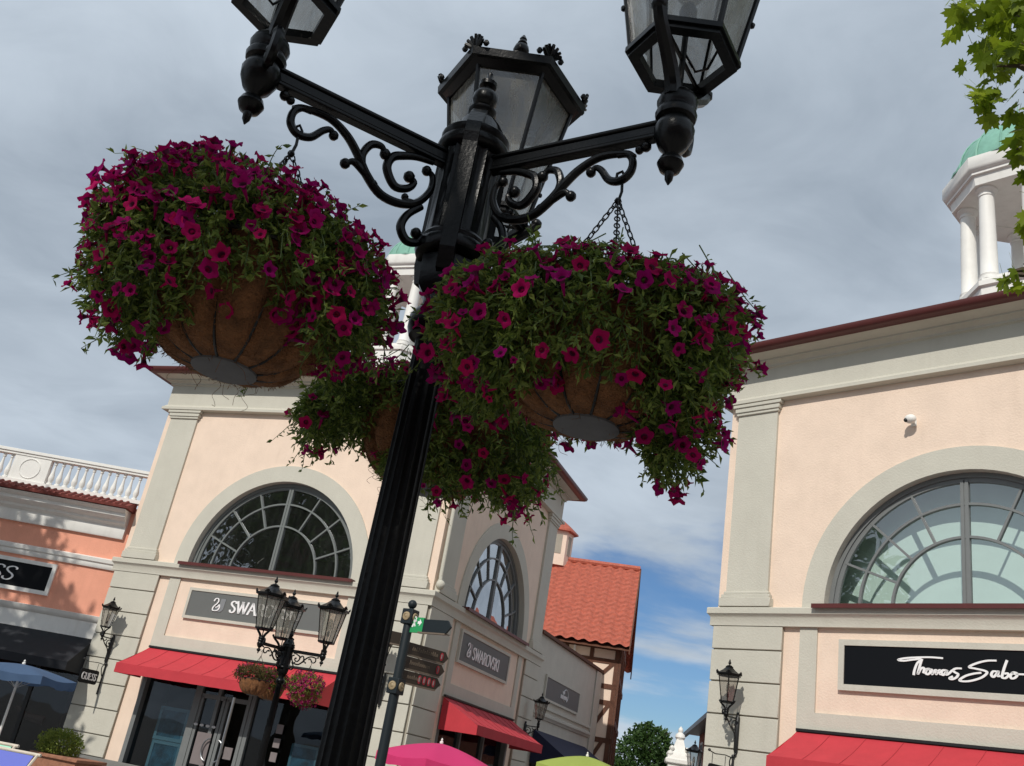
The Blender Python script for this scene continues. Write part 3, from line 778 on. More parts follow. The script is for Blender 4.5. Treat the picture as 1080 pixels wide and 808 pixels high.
    for ang in (22, 44, 66, 114, 136, 158):
        c, d = math.cos(R_(ang)), math.sin(R_(ang)); q = Vector((-d, c)) * .020
        P0 = Vector((cx + c * R * .52, ZC + .03 + d * R * .52)); P1 = Vector((cx + c * (R - .12), ZC + .03 + d * (R - .14)))
        f.add([(P.x + s1 * q.x, yy, P.y + s1 * q.y) for yy in (.155, .235) for P, s1 in ((P0, -1), (P1, -1), (P1, 1), (P0, 1))],
              [(0, 1, 2, 3), (7, 6, 5, 4), (0, 4, 5, 1), (1, 5, 6, 2), (2, 6, 7, 3), (3, 7, 4, 0)], False)
    win = f.build('arched_window', M['frame'] if blind else (M['paleframe'] if logo == 'front' else M['frame']), host)
    g = MB(T); n = N
    g.add([(cx - (R - .09) * math.cos(PI * i / n), .195, ZC + .05 + (R - .12) * math.sin(PI * i / n)) for i in range(n + 1)], [tuple(range(n + 1))], False)
    g.build('window_glass', M[glassm], win)
    s = MB(T); s.prism([(cx - 2.52, 5.60), (cx + 2.52, 5.60), (cx + 2.52, 5.66), (cx - 2.52, 5.66)], -.235, .14)
    s.box(cx - 2.52, cx + 2.52, -.238, -.222, 5.585, 5.662)
    s.build('window_sill', M['darkred'], win)
    if blind:
        b = MB(T); b.add([(cx - 2.7, .72, ZC - .3), (cx + 2.7, .72, ZC - .3), (cx + 2.7, .72, ZC + 2.75), (cx - 2.7, .72, ZC + 2.75)], [(0, 1, 2, 3)], False)
        b.build('blind', M['blind'], win)
    # --- shopfront
    fb = MB(T)
    fb.box(so, so + .12, -.02, .26, 0, 3.3); fb.box(W - so - .12, W - so, -.02, .26, 0, 3.3)
    fb.box(so, W - so, .02, .26, 3.02, 3.3); fb.box(so, W - so, .0, .28, 0, .22)
    mull = [.30, .42, .58, .70] if door else [.33, .66]
    for m in mull:
        xx = so + (W - 2 * so) * m; fb.box(xx - .045, xx + .045, .05, .20, .22, 3.02)
    sf = fb.build('shopfront', M['frame'], host)
    g = MB(T); g.box(so + .1, W - so - .1, .12, .13, .22, 3.02); g.build('shop_window_glass', M['shopglass'], sf)
    # --- awning
    if awn:
        a = MB(T); x0, x1 = 1.79 * k, W - 1.79 * k; zt, zb, pr, VAL = 3.50, 2.98, .97, .22
        xs = [x0 + (x1 - x0) * i / 9 for i in range(10)]
        NX, NY = 72, 10; vs = []      # gently sagging, slightly creased cloth between the seams
        for j in range(NY + 1):
            u = j / NY
            for i in range(NX + 1):
                q_ = (i / 8) % 1; xx = x0 + (x1 - x0) * i / NX
                vs.append((xx, -.05 - pr * u, zt + (zb - zt) * u - .03 * math.sin(PI * u) - .012 * math.sin(PI * q_) * math.sin(PI * min(1, u * 1.2)) + .010 * noise.noise(Vector((xx * 1.7, u * 2.5, W))) * math.sin(PI * u)))
        a.add(vs, [(j * (NX + 1) + i, j * (NX + 1) + i + 1, (j + 1) * (NX + 1) + i + 1, (j + 1) * (NX + 1) + i) for j in range(NY) for i in range(NX)], True)
        vs = []
        for i in range(NX + 1):
            xx = x0 + (x1 - x0) * i / NX; wv = .018 * noise.noise(Vector((xx * 2.3, 3, W)))
            for yy in (-pr - .052, -pr - .064): vs += [(xx, yy, zb + .004), (xx, yy + wv, zb - VAL + .008 * noise.noise(Vector((xx * 3, 0, 1))))]
        fs = []
        for i in range(NX):
            b_ = i * 4; fs += [(b_ + 2, b_ + 3, b_ + 7, b_ + 6), (b_, b_ + 4, b_ + 5, b_ + 1), (b_ + 1, b_ + 5, b_ + 7, b_ + 3)]
        a.add(vs, fs, True)
        for xx in (x0, x1):
            a.add([(xx, -.05, zt - .02), (xx, -pr - .05, zb - .01), (xx, -pr - .05, zb - VAL), (xx, -.05, zb - VAL)], [(0, 1, 2, 3)], False)
        aw = a.build('awning', M['awning'], host)
        sm = MB(T)
        for xx in xs[1:-1]:
            P = [(xx, -.05 - pr * u, zt + (zb - zt) * u - .03 * math.sin(PI * u) + .004) for u in [q / 8 for q in range(9)]]
            sm.tube(P, .005, 4)
        sm.build('seam', M['seam'], aw)
        r = MB(T); r.box(x0, x1, -.10, -.041, zt + .0, zt + .045); r.build('head_rail', M['iron2'], aw)

def tower(label, loc, rz, W, D, side=False, blind=False, cup_top=0.0, cup=1.75, group=None):
    t = thing('corner_store', label, 'shop building', loc, rz, group)
    I = Matrix.Identity(4)
    facade(t, W, I, blind=blind, logo='front', glassm='winglass2' if blind else 'winglass')
    T2 = Matrix.Translation((W, 0, 0)) @ Matrix.Rotation(PI / 2, 4, 'Z')
    if side: facade(t, D, T2, door=False, k=.94, glassm='winglass')
    b = MB()
    if not side: b.add([(W, 0, 0), (W, D, 0), (W, D, 9.9), (W, 0, 9.9)], [(0, 1, 2, 3)], False)
    b.add([(0, 0, 0), (0, D, 0), (0, D, 9.9), (0, 0, 9.9)], [(3, 2, 1, 0)], False)
    b.add([(0, D, 0), (W, D, 0), (W, D, 9.9), (0, D, 9.9)], [(3, 2, 1, 0)], False)
    b.build('outer_wall', M['peach'], t)
    inn = MB(); inn.box(.35, W - .35, 3.0, D - .4, 0.01, 3.35); inn.box(.35, W - .35, 1.6 if blind else 4.0, D - .4, 3.4, 9.5)
    inn.add([(.3, .33, 3.4), (W - .3, .33, 3.4), (W - .3, D - .3, 3.4), (.3, D - .3, 3.4)], [(0, 1, 2, 3)], False)
    inn.build('interior', M['dark'], t)
    p = MB(); ring(p, W, D, [(.10, 0), (.10, .82), (.085, .84), (0, .84)]); 
    p.build('plinth', M['stone'], t)
    c = MB(); ring(c, W, D, [(0, 5.275), (.095, 5.28), (.095, 5.43), (.105, 5.45), (.12, 5.47), (.15, 5.50), (.15, 5.60), (.135, 5.615), (0, 5.62)])
    c.build('string_course', M['grey'], t)
    e = MB(); ring(e, W, D, [(0, 9.83), (.13, 9.835), (.165, 9.85), (.165, 9.92), (.135, 9.94), (.10, 9.985), (.075, 10.0), (.075, 10.58), (.11, 10.60), (.13, 10.60), (.13, 10.64), (.22, 10.70), (.25, 10.70), (.25, 10.73), (.40, 10.77), (.46, 10.80), (.46, 10.88), (0, 10.9)])
    e.build('entablature', M['grey'], t)
    g = MB(); ring(g, W, D, [(.46, 10.80), (.52, 10.79), (.60, 10.80), (.66, 10.84), (.68, 10.90), (.68, 10.93), (.64, 10.93), (.60, 10.88), (.45, 10.88)])
    g.build('gutter', M['darkred'], t)
    r = MB(); cx, cy = W / 2, D / 2; hb = cup * .95
    ring(r, W, D, [(.62, 10.91), (-(W / 2 - hb), 12.45)])
    r.build('roof', M['darkred'], t)
    # cupola
    z0 = 12.2 + cup_top
    K = MB(); oc = lambda r, z: (r / math.cos(PI / 8), z)
    ph = PI / 8
    K.lathe([oc(cup * .84, 11.6), oc(cup * .84, z0 + .35), oc(cup * .88, z0 + .38), oc(cup * .88, z0 + .50), oc(cup * .82, z0 + .53), oc(cup * .82, z0 + .62)], 8, (cx, cy), smooth=False, phase=ph)
    ct = z0 + 3.0
    kk = K.build('cupola', M['white'], t)
    K = MB(); K.lathe([oc(cup * .50, ct + .02), oc(cup * .50, ct), oc(cup * .88, ct), oc(cup * .90, ct + .22), oc(cup * .94, ct + .24), oc(cup * .94, ct + .30), oc(cup * .98, ct + .34), oc(cup * 1.0, ct + .40), oc(cup * 1.0, ct + .68), oc(cup * .8, ct + .70)], 8, (cx, cy), smooth=False, phase=ph)
    K.build('cupola_entablature', M['white'], kk)
    for i in range(8):
        a = PI / 8 + i * PI / 4; q = MB(); px, py = cx + cup * .74 * math.cos(a), cy + cup * .74 * math.sin(a)
        q.lathe([(.23, z0 + .60), (.23, z0 + .67), (.20, z0 + .69), (.215, z0 + .74), (.185, z0 + .78), (.18, z0 + 1.4), (.16, ct - .20), (.18, ct - .19), (.18, ct - .16), (.165, ct - .15), (.165, ct - .11), (.22, ct - .06), (.24, ct - .05), (.24, ct + .005)], 16, (px, py))
        q.build('column', M['white'], kk)
    d = MB(); pr = [(cup * .97, ct + .66), (cup * 1.02, ct + .67), (cup * 1.02, ct + .72), (cup * .93, ct + .74)]
    for i in range(11):
        a = PI / 2 * i / 10; pr.append((max(.05, cup * .92 * math.cos(a)), ct + .75 + cup * .92 * math.sin(a)))
    d.lathe(pr, 16, (cx, cy), smooth=False, phase=ph)
    for i in range(16):
        a = ph + i * PI / 8
        d.tube([(cx + (cup * .925 * math.cos(b)) * math.cos(a), cy + (cup * .925 * math.cos(b)) * math.sin(a), ct + .75 + cup * .925 * math.sin(b)) for b in [PI / 2 * q / 9 for q in range(10)]], .022, 4)
    d.lathe([(.06, ct + .7 + cup * .9), (.10, ct + .8 + cup * .9), (.06, ct + .95 + cup * .9), (.12, ct + 1.1 + cup * .9), (.02, ct + 1.3 + cup * .9), (.001, ct + 1.7 + cup * .9)], 10, (cx, cy))
    d.build('dome', M['copper'], kk)
    return t

AL, AR = R_(-22.197), R_(-47.09)
LLOC = (-9.351, 25.416, 0)
ER = Vector((-math.sin(R_(42.91)), math.cos(R_(42.91)), 0)); NR = Vector((-math.cos(R_(42.91)), -math.sin(R_(42.91)), 0))
RLOC = (4.669 + .06 * .681, 18.330 - .06 * .732, 0)
tl = tower('peach corner store with grey sign panels, red awnings and a cupola, left of the street', LLOC, AL, 9.05, 8.65, side=True, cup_top=.8, cup=1.42)
tr = tower('peach corner store with the black script sign and a large cupola, on the right', RLOC, AR, 9.15, 8.7, blind=True, cup_top=.75, cup=1.58)
TL = Matrix.Translation(LLOC) @ Matrix.Rotation(AL, 4, 'Z')
TR = Matrix.Translation(RLOC) @ Matrix.Rotation(AR, 4, 'Z')
TS = TL @ Matrix.Translation((9.05, 0, 0)) @ Matrix.Rotation(PI / 2, 4, 'Z')
def child_T(t_world, host): return t_world

# downpipe and small hood on the shaded side of the left store
p = MB(Matrix.Translation((9.05, 0, 0)) @ Matrix.Rotation(PI / 2, 4, 'Z'))
p.tube([(.10, -.10, 9.9), (.10, -.10, 6.0), (.10, -.12, 5.8)], .05, 10); p.ball((.10, -.13, 5.80), .11, 12)
p.build('downpipe', M['grey'], tl)

# shop interior behind the left front: door leaves, posters, notices
I = MB()
d = MB(); d.box(3.65, 4.20, .06, .16, .25, 2.95); 
dd = MB()
for x in (3.50, 5.02): dd.box(x, x + .10, .05, .20, .22, 3.0)
for x0, x1 in ((3.60, 4.30), (4.32, 5.02)):
    dd.box(x0, x0 + .08, .07, .15, .25, 2.6); dd.box(x1 - .08, x1, .07, .15, .25, 2.6); dd.box(x0, x1, .07, .15, 2.55, 2.65); dd.box(x0, x1, .07, .15, .25, .55)
door = dd.build('door', M['frame'], tl)
h = MB()
for cx_ in (4.22, 4.44): h.tube([(cx_ + .0, -.03 + .0, 1.55 + 0)] and [(cx_ + .17 * math.cos(a) * (1 if cx_ > 4.3 else -1), -.02, 1.45 + .24 * math.sin(a)) for a in [PI * (-.5) + PI * q / 10 for q in range(11)]], .018, 8)
h.build('door_handle', M['steel'], door)
def poster(name, T, x0, x1, z0, z1, y, m, mf=None, border=.05):
    q = MB(T); q.box(x0, x1, y, y + .02, z0, z1)
    o = q.build(name, m, tl)
    if mf:
        q = MB(T); 
        for a in ((x0 - border, x0, z0 - border, z1 + border), (x1, x1 + border, z0 - border, z1 + border), (x0, x1, z1, z1 + border), (x0, x1, z0 - border, z0)): q.box(a[0], a[1], y - .02, y + .02, a[2], a[3])
        q.build('poster_frame', mf, o)
    return o
poster('display_poster', None, 2.45, 3.15, 1.55, 2.15, .32, M['teal'], M['paleblue'], .08)
poster('display_poster', None, 2.45, 3.15, .55, 1.38, .34, M['teal'], M['paleblue'], .08)
poster('display_poster', None, 6.25, 6.85, .8, 1.85, .32, M['teal'], M['paleblue'], .06)
poster('door_notice', None, 3.78, 4.18, 1.10, 1.80, .045, M['poster'])
poster('door_notice', None, 4.62, 4.84, 1.32, 1.58, .045, M['poster'])
for z in (1.45, 1.75, 2.05): poster('door_notice', None, 5.85, 6.02, z, z + .2, .045, M['poster'])
q = MB()
for i in range(4): 
    q.ball((3.66 + .17 * i, .05, 1.95), .055, 8, (1.1, .15, .6))
q.build('door_decal', M['decal'], door)
q = MB(); q.tube([(5.30, -1.08, 2.62), (5.30, -1.08, 0)], .035, 10); q.build('awning_post', M['steel'], tl)
q = MB(); q.box(1.95, W_ := 7.1, 2.9, 2.95, .2, 3.0); q.build('shop_back_wall', M['inwall'], tl)

# ------------------------------------------------------------------ shop signs (top-level: each hangs on its store)
def sign(label, Tw, x0, x1, z0, z1, panel, y=-.10, border=.07, bm='lowgrey', name='shop_sign'):
    o = bpy.data.objects.new(name, None); COL.objects.link(o); o.matrix_world = Tw @ Matrix.Translation((x0, 0, z0))
    o.empty_display_size = .2
    tag(o, label, 'shop sign')
    w, h = x1 - x0, z1 - z0
    b = MB(); 
    b.box(-border, 0, -.07, 0, -border, h + border); b.box(w, w + border, -.07, 0, -border, h + border)
    b.box(0, w, -.07, 0, h, h + border); b.box(0, w, -.07, 0, -border, 0)
    b.build('border', M[bm], o)
    p = MB(); p.box(0, w, -.05 if y > -.09 else -.05, 0, 0, h); p.build('panel', panel, o)
    return o, w, h
def swan(o, x, z, h):
    q = MB(); 
    P = [(x + .0, z), (x + .78 * h, z), (x + .97 * h, z + .12 * h), (x + 1.12 * h, z + h), (x + .80 * h, z + h)]
    q.prism([(x + .02, z + .02 * h), (x + .80 * h, z), (x + 1.0 * h, z + .20 * h), (x + 1.05 * h, z + .98 * h), (x + .62 * h, z + .98 * h), (x + .60 * h, z + .45 * h)], -.062, -.051)
    q.build('emblem_tile', M['lettergrey'], o)
    s = MB(); S = [(.06, .74), (.16, .93), (.36, .96), (.46, .78), (.36, .58), (.20, .42), (.10, .24), (.14, .08), (.34, .05), (.56, .12), (.66, .30), (.60, .52), (.48, .36), (.30, .30)]
    stroke(s, catmull([(x + a * h, z + b * h) for a, b in S], 5), -.064, .11 * h, .05 * h)
    s.build('emblem', M['letter'], o)
s1, w, h = sign('long grey sign with white serif name and swan emblem on the sunlit front', TL, 2.55, 6.50, 4.38, 5.00, M['signgrey'])
swan(s1, 3.28 - 2.55, 4.55 - 4.38, .33)
q = MB(); lettering(q, 'SWAROVSKI', 3.80 - 2.55, 4.575 - 4.38, .275, -.055, width=2.03, thick=.20, thin=.09); q.build('lettering', M['letter'], s1)
s2, w, h = sign('grey sign with pale serif name on the shaded side wall, above the smaller red awning', TS, 2.16, 5.84, 4.43, 5.10, M['signgrey'])
swan(s2, 2.58 - 2.16, .14, .36)
q = MB(); lettering(q, 'SWAROVSKI', 3.02 - 2.16, .15, .29, -.055, width=2.05, thick=.18, thin=.08); q.build('lettering', M['letter'], s2)
s3, w, h = sign('black sign with flowing white handwritten name above the right awning', TR, 2.61, 6.55, 4.33, 4.98, M['signblack'], border=.10)
TS_ = {'T': [(4.262, 4.824), (4.054, 4.831), (3.8, 4.817), (3.627, 4.796), (3.544, 4.769), (3.627, 4.758), (3.778, 4.781), (3.91, 4.794), (3.853, 4.725), (3.81, 4.618), (3.795, 4.538)],
 'h': [(3.932, 4.801), (3.895, 4.685), (3.863, 4.558), (3.91, 4.639), (3.95, 4.662), (3.964, 4.63), (3.95, 4.575)],
 'o': [(3.95, 4.575), (3.975, 4.61), (4.0, 4.64), (4.045, 4.646), (4.063, 4.605), (4.027, 4.562), (3.992, 4.575), (4.0, 4.625), (4.042, 4.64), (4.098, 4.635)],
 'm': [(4.098, 4.635), (4.089, 4.565), (4.125, 4.62), (4.155, 4.63), (4.152, 4.568), (4.19, 4.62), (4.218, 4.632), (4.213, 4.575), (4.245, 4.58)],
 'a': [(4.304, 4.637), (4.259, 4.635), (4.234, 4.59), (4.262, 4.561), (4.3, 4.604), (4.321, 4.637), (4.308, 4.572), (4.345, 4.585), (4.402, 4.641)],
 's': [(4.547, 4.676), (4.463, 4.672), (4.415, 4.642), (4.445, 4.611), (4.49, 4.585), (4.465, 4.537), (4.4, 4.503), (4.359, 4.517), (4.41, 4.548)],
 'S': [(5.065, 4.818), (4.92, 4.809), (4.763, 4.762), (4.659, 4.703), (4.761, 4.682), (4.887, 4.657), (4.919, 4.623), (4.835, 4.55), (4.678, 4.494), (4.559, 4.481), (4.512, 4.499), (4.601, 4.564), (4.72, 4.604), (4.837, 4.625)],
 'a2': [(5.059, 4.656), (5.008, 4.65), (4.983, 4.6), (5.013, 4.57), (5.058, 4.616), (5.088, 4.657), (5.075, 4.59), (5.112, 4.588)],
 'b': [(5.217, 4.83), (5.175, 4.72), (5.139, 4.6), (5.144, 4.565), (5.186, 4.563), (5.226, 4.601), (5.215, 4.634), (5.170, 4.625)],
 'o2': [(5.285, 4.643), (5.255, 4.596), (5.276, 4.56), (5.329, 4.581), (5.353, 4.63), (5.313, 4.652), (5.285, 4.639), (5.34, 4.628), (5.442, 4.629), (5.569, 4.625), (5.70, 4.628)]}
q = MB()
for i, (k_, P) in enumerate(TS_.items()): stroke(q, catmull([(a - 2.61, b - 4.33) for a, b in P], 6), -.053 - .0012 * (i % 2), .040, .026, th=.014)
q.build('lettering', M['letter'], s3)

# ------------------------------------------------------------------ wall lanterns, hanging signs, camera
def wall_lantern(label, Tw, x, z, group='wall lanterns on scrolled brackets'):
    """z = top of the mounting plate; lantern stands 0.42 m off the wall"""
    o = bpy.data.objects.new('wall_lantern', None); COL.objects.link(o); o.matrix_world = Tw @ Matrix.Translation((x, -.085, z)); o.empty_display_size = .2
    tag(o, label, 'wall lantern', group)
    b = MB()
    b.tube([(0, -.025, .02), (0, -.03, -.04), (0, -.03, -.60), (0, -.025, -.66)], [.02, .045, .040, .015], 8)
    b.ball((0, -.03, .03), .03); b.ball((0, -.03, -.66), .025)
    b.tube([(0, -.03, -.06), (0, -.42, -.06)], .016, 6)
    for P in ([(-.05, -.10), (-.13, -.10), (-.20, -.14), (-.20, -.22), (-.13, -.26), (-.08, -.22), (-.10, -.17), (-.14, -.18)],
              [(-.40, -.09), (-.34, -.14), (-.27, -.13), (-.24, -.09)], [(-.05, -.42), (-.09, -.36), (-.13, -.30), (-.22, -.24), (-.30, -.18), (-.37, -.10)]):
        C = catmull(P, 4); b.tube([(0, q.x, q.y) for q in C], .013, 6)
    b.build('bracket', M['iron2'], o)
    lantern_parts(o, 0, -.42, .0, PI / 2, M['lampglass2'], k=.86)
    return o
wall_lantern('wall lantern beside the left store corner, above the small hanging shop sign', TL, .66, 3.62)
wall_lantern('wall lantern on the sunlit pier right of the left store front, behind the foreground post', TL, 8.36, 3.62)
wall_lantern('wall lantern on the shaded side wall between the red and navy awnings', TS, 7.98, 3.55)
wall_lantern('wall lantern on the rusticated corner of the right store', TR, .66, 3.66)
def hanging_sign(label, Tw, x, z, text=None):
    o = bpy.data.objects.new('hanging_sign', None); COL.objects.link(o); o.matrix_world = Tw @ Matrix.Translation((x, -.085, z)); o.empty_display_size = .2
    tag(o, label, 'hanging sign')
    b = MB(); b.tube([(0, -.03, .02), (0, -.03, -.70)], .020, 6); b.ball((0, -.03, .03), .035)
    C = catmull([(-.03, -.30), (-.10, -.20), (-.14, -.08), (-.10, -.0), (-.03, -.02)], 4); b.tube([(0, q.x, q.y) for q in C], .012, 6)
    b.tube([(0, -.04, .0), (0, -.30, .02), (0, -.62, .0), (0, -.80, .03)], .010, 6); b.ball((0, -.81, .04), .026)
    b.tube([(0, -.28, .0), (0, -.28, -.17)], .006, 5); b.tube([(0, -.70, .0), (0, -.70, -.17)], .006, 5)
    b.build('bracket', M['iron2'], o)
    p = MB(); r = .06; y0, y1, z0, z1 = -.80, -.18, -.50, -.17; pts = []
    for cx_, cz_, a0 in ((y1 - r, z1 - r, 0), (y0 + r, z1 - r, 90), (y0 + r, z0 + r, 180), (y1 - r, z0 + r, 270)):
        for e in range(5): a = R_(a0 + 22.5 * e); pts.append((cx_ + r * math.cos(a), cz_ + r * math.sin(a)))
    n = len(pts); p.add([(-.015, a, c) for a, c in pts] + [(.015, a, c) for a, c in pts], [tuple(range(n)), tuple(range(2 * n - 1, n - 1, -1))] + [(i, i + n, (i + 1) % n + n, (i + 1) % n) for i in range(n)], False)
    p.build('board', M['signblack'], o)
    if text:
        for s_ in (1, -1):
            q = MB(Matrix.Rotation(s_ * PI / 2, 4, 'Z')); x0 = -.74 if s_ > 0 else .24
            lettering(q, text, x0, -.41, .15, -.017, width=.50, thick=.20, thin=.10); q.build('lettering', M['letter'], o)
    return o
hanging_sign('small black hanging sign with white capitals below the left wall lantern', TL, .70, 2.92, 'GUESS')
hanging_sign('small hanging sign bracket below the lantern of the right store', TR, .62, 2.93)
o = bpy.data.objects.new('security_camera', None); COL.objects.link(o); o.matrix_world = TR @ Matrix.Translation((10.244 - 5.655 * 1.1357 - .03, 0, 1.9 + (8.994 - 1.9)*1.0)); o.location.z = 9.0
tag(o, 'small white dome security camera on the peach wall above the right arched window', 'security camera')
b = MB(); b.box(-.05, .05, -.03, 0, -.09, .05, .01); b.tube([(0, -.02, 0), (0, -.12, .02)], .035, 8)
b.build('bracket', M['white'], o)
b = MB(); b.ball((0, -.17, .0), .085, 14, (1.25, 1, 1)); b.build('housing', M['white'], o)
b = MB(); b.ball((-.06, -.22, -.035), .04, 10); b.build('lens', M['iron2'], o)

# ------------------------------------------------------------------ salmon store on the far left
SX, SY = -21.0, 25.6
t = thing('salmon_store', 'salmon pink store with a white roof balustrade and black awning at the left edge', 'shop building', (SX, SY, 0))
Wd = -9.35 - SX     # right end against the corner store
b = MB(); b.box(0, Wd, 0, .3, 3.4, 7.0); b.box(0, .6, 0, .3, 0, 3.4); b.box(Wd - .09, Wd - .02, 0, .3, 0, 3.4); b.box(0, Wd, 5, 5.2, 0, 7); b.box(0, .2, .3, 5, 0, 7)
b.build('wall', M['salmon'], t)
b = MB()
def strip(mb, prof, x0, x1):
    n = len(prof); mb.add([(x0, -p, z) for p, z in prof] + [(x1, -p, z) for p, z in prof], [(i, i + 1, n + i + 1, n + i) for i in range(n - 1)] + [tuple(range(n)), tuple(range(2 * n - 1, n - 1, -1))], False)
strip(b, [(0, 6.12), (.08, 6.12), (.10, 6.16), (.10, 6.42), (.14, 6.46), (.22, 6.50), (.24, 6.56), (.36, 6.62), (.40, 6.66), (.40, 6.74), (.50, 6.78), (.55, 6.84), (0, 6.86)], 0, Wd - .18)
b.build('cornice', M['white'], t)
b = MB(); strip(b, [(0, 5.28), (.05, 5.28), (.08, 5.33), (.08, 5.40), (.12, 5.43), (.14, 5.52), (.05, 5.56), (0, 5.56)], 0, Wd - .02); b.build('string_course', M['white'], t)
b = MB(); strip(b, [(0, 3.50), (.06, 3.50), (.06, 3.90), (.10, 3.93), (.14, 4.0), (.16, 4.06), (0, 4.08)], 0, Wd - .05); b.build('shop_fascia', M['white'], t)
b = MB()
strip(b, [(0, 6.86), (.60, 6.86), (.62, 6.92), (.35, 7.05), (0, 7.12)], 0, Wd - .1)
for i in range(int(Wd / .18)): b.tube([(i * .18 + .06, -.62, 6.93), (i * .18 + .06, -.30, 7.08)], .045, 6)
b.build('tile_edge', M['redtile'], t)
b = MB(); b.box(0, Wd + .02, -.12, .14, 7.12, 7.22); b.box(0, Wd + .02, -.10, .12, 7.90, 7.96); b.box(0, Wd + .02, -.13, .15, 7.96, 8.05, .01)
ba = b.build('balustrade', M['white'], t)
xr = -12.06 - SX; xl = xr - 1.0
pn = MB(); pn.box(xl, xr, -.08, .10, 7.22, 7.90)
pn.tube([(xl + .5 + .27 * math.cos(a), -.085, 7.56 + .27 * math.sin(a)) for a in [2 * PI * k / 32 for k in range(32)]], .014, 6, closed=True)
pn.build('balustrade_panel', M['white'], ba)
spots = [xr + .11 + i * .214 for i in range(17)] + [xl - .11 - i * .214 for i in range(24)]
prf = [(.075, 7.22), (.075, 7.27), (.045, 7.29), (.06, 7.33), (.078, 7.40), (.070, 7.47), (.045, 7.58), (.030, 7.72), (.028, 7.78), (.045, 7.80), (.045, 7.83), (.032, 7.85), (.055, 7.87), (.055, 7.90)]
pm = MB(); pm.lathe(prf, 12); first = pm.build('baluster', M['white'], ba, loc=(spots[0], .01, 0))
for s_ in spots[1:]:
    if s_ > Wd - .05: continue
    c = first.copy(); COL.objects.link(c); c.parent = ba; c.location = (s_, .01, 0)
a = MB(); zt, zb, pr = 3.50, 2.62, 1.3
a.add([(0, -.05, zt), (Wd - .05, -.05, zt), (Wd - .05, -pr, zb + .2), (0, -pr, zb + .2), (Wd - .05, -pr, zb), (0, -pr, zb), (Wd - .05, -.05, zb)], [(0, 1, 2, 3), (3, 2, 4, 5), (1, 6, 4, 2)], False)
a.build('awning', M['blackcanvas'], t)
f = MB()
for x in [0.6 + i * 1.62 for i in range(7)]: f.box(x, x + .09, .1, .2, 0, 3.4)
f.box(0, Wd - .3, .1, .2, 0, .25); f.build('shopfront', M['iron2'], t)
f = MB(); f.box(.6, Wd - .12, .14, .15, .25, 3.4); f.build('shop_window_glass', M['shopglass'], t)
f = MB(); f.box(0.3, Wd - .3, 2.6, 2.7, 0, 3.4); f.box(.3, Wd - .3, .3, 2.6, .2, .3); f.build('shop_back_wall', M['inwall'], t)
# window display: poster with a dark figure, handbag on a red box
f = MB(); f.box(Wd - 2.5, Wd - .7, 1.2, 1.23, .6, 3.0); f.build('display_poster', M['inwall'], t)
f = MB()
hx = Wd - 1.35
f.add([(hx + a_, 1.19, z_) for a_, z_ in ((-.05, 2.75), (.14, 2.85), (.30, 2.7), (.33, 2.35), (.10, 2.0), (-.12, 1.75), (-.30, 1.62), (-.34, 1.85), (-.22, 2.15), (-.16, 2.5))], [tuple(range(10))], False)
f.build('display_hair', M['hair'], t)
f = MB(); f.tube([(hx - .55, 1.15, 1.62), (hx - .2, 1.15, 1.42), (hx + .25, 1.15, 1.38)], [.05, .09, .12], 8); f.build('display_arm', M['skin'], t)
f = MB(); f.box(Wd - 3.6, Wd - 2.9, .7, 1.1, .3, 1.25, .01); f.box(Wd - 2.8, Wd - 2.2, .6, 1.0, .3, .95, .01); f.build('display_box', M['bag'], t)
f = MB(); f.prism([(Wd - 3.02, 1.26), (Wd - 2.62, 1.26), (Wd - 2.68, 1.55), (Wd - 2.96, 1.55)], .72, .86); f.tube([(Wd - 2.82 + .12 * math.cos(q), .79, 1.55 + .26 * math.sin(q)) for q in [PI * e / 10 for e in range(11)]], .012, 6)
f.build('handbag', M['bag'], t)
TSL = Matrix.Translation((SX, SY, 0))
s4, w, h = sign('black sign with white italic letters on the salmon wall, cut by the left edge', TSL, -14.9 - SX, -11.05 - SX, 4.46, 5.08, M['signblack'], border=.10, bm='white')
q = MB(); Ts = Matrix(((1, 0, .22, 0), (0, 1, 0, 0), (0, 0, 1, 0), (0, 0, 0, 1)))
q.T = Ts; lettering(q, 'GUESS', 1.10 - .1, .13, .36, -.055, width=1.93, thick=.15, thin=.06); q.build('lettering', M['letter'], s4)

# ------------------------------------------------------------------ low grey store along the side street
LW = 8.55
o = bpy.data.objects.new('low_grey_store', None); COL.objects.link(o); o.matrix_world = TS @ Matrix.Translation((8.66, 0, 0)); o.empty_display_size = .2
tag(o, 'low flat roofed grey store with a navy awning behind the left corner store', 'shop building')
b = MB(); b.box(0, LW, .04, .34, 3.3, 6.3); b.box(0, .7, .04, .34, 0, 3.3); b.box(LW - 1.0, LW, .04, .34, 0, 3.3); b.box(.7, LW - 1, .3, .34, 0, 3.3)
b.add([(LW, .04, 0), (LW + 2.2, 2.2, 0), (LW + 2.2, 2.2, 6.3), (LW, .04, 6.3)], [(0, 1, 2, 3)], False)
b.add([(LW + 2.2, 2.2, 0), (LW + 2.2, 8, 0), (LW + 2.2, 8, 6.3), (LW + 2.2, 2.2, 6.3)], [(0, 1, 2, 3)], False)
b.add([(0, .2, 6.3), (LW, .2, 6.3), (LW + 2.2, 2.3, 6.3), (LW + 2.2, 8, 6.3), (0, 8, 6.3)], [(0, 1, 2, 3, 4)], False)
b.build('wall', M['lowgrey'], o)
b = MB(); strip(b, [(-.04, 3.86), (.0, 3.86), (.02, 3.92), (.06, 3.95), (.06, 4.02), (-.04, 4.06)], .1, LW - 1.2); strip(b, [(-.04, 4.18), (.02, 4.18), (.02, 4.24), (-.04, 4.26)], .1, LW - 1.2)
b.box(LW - 1.15, LW + .01, -.01, .03, 0, 6.28)
b.build('moulding', M['lowgrey'], o)
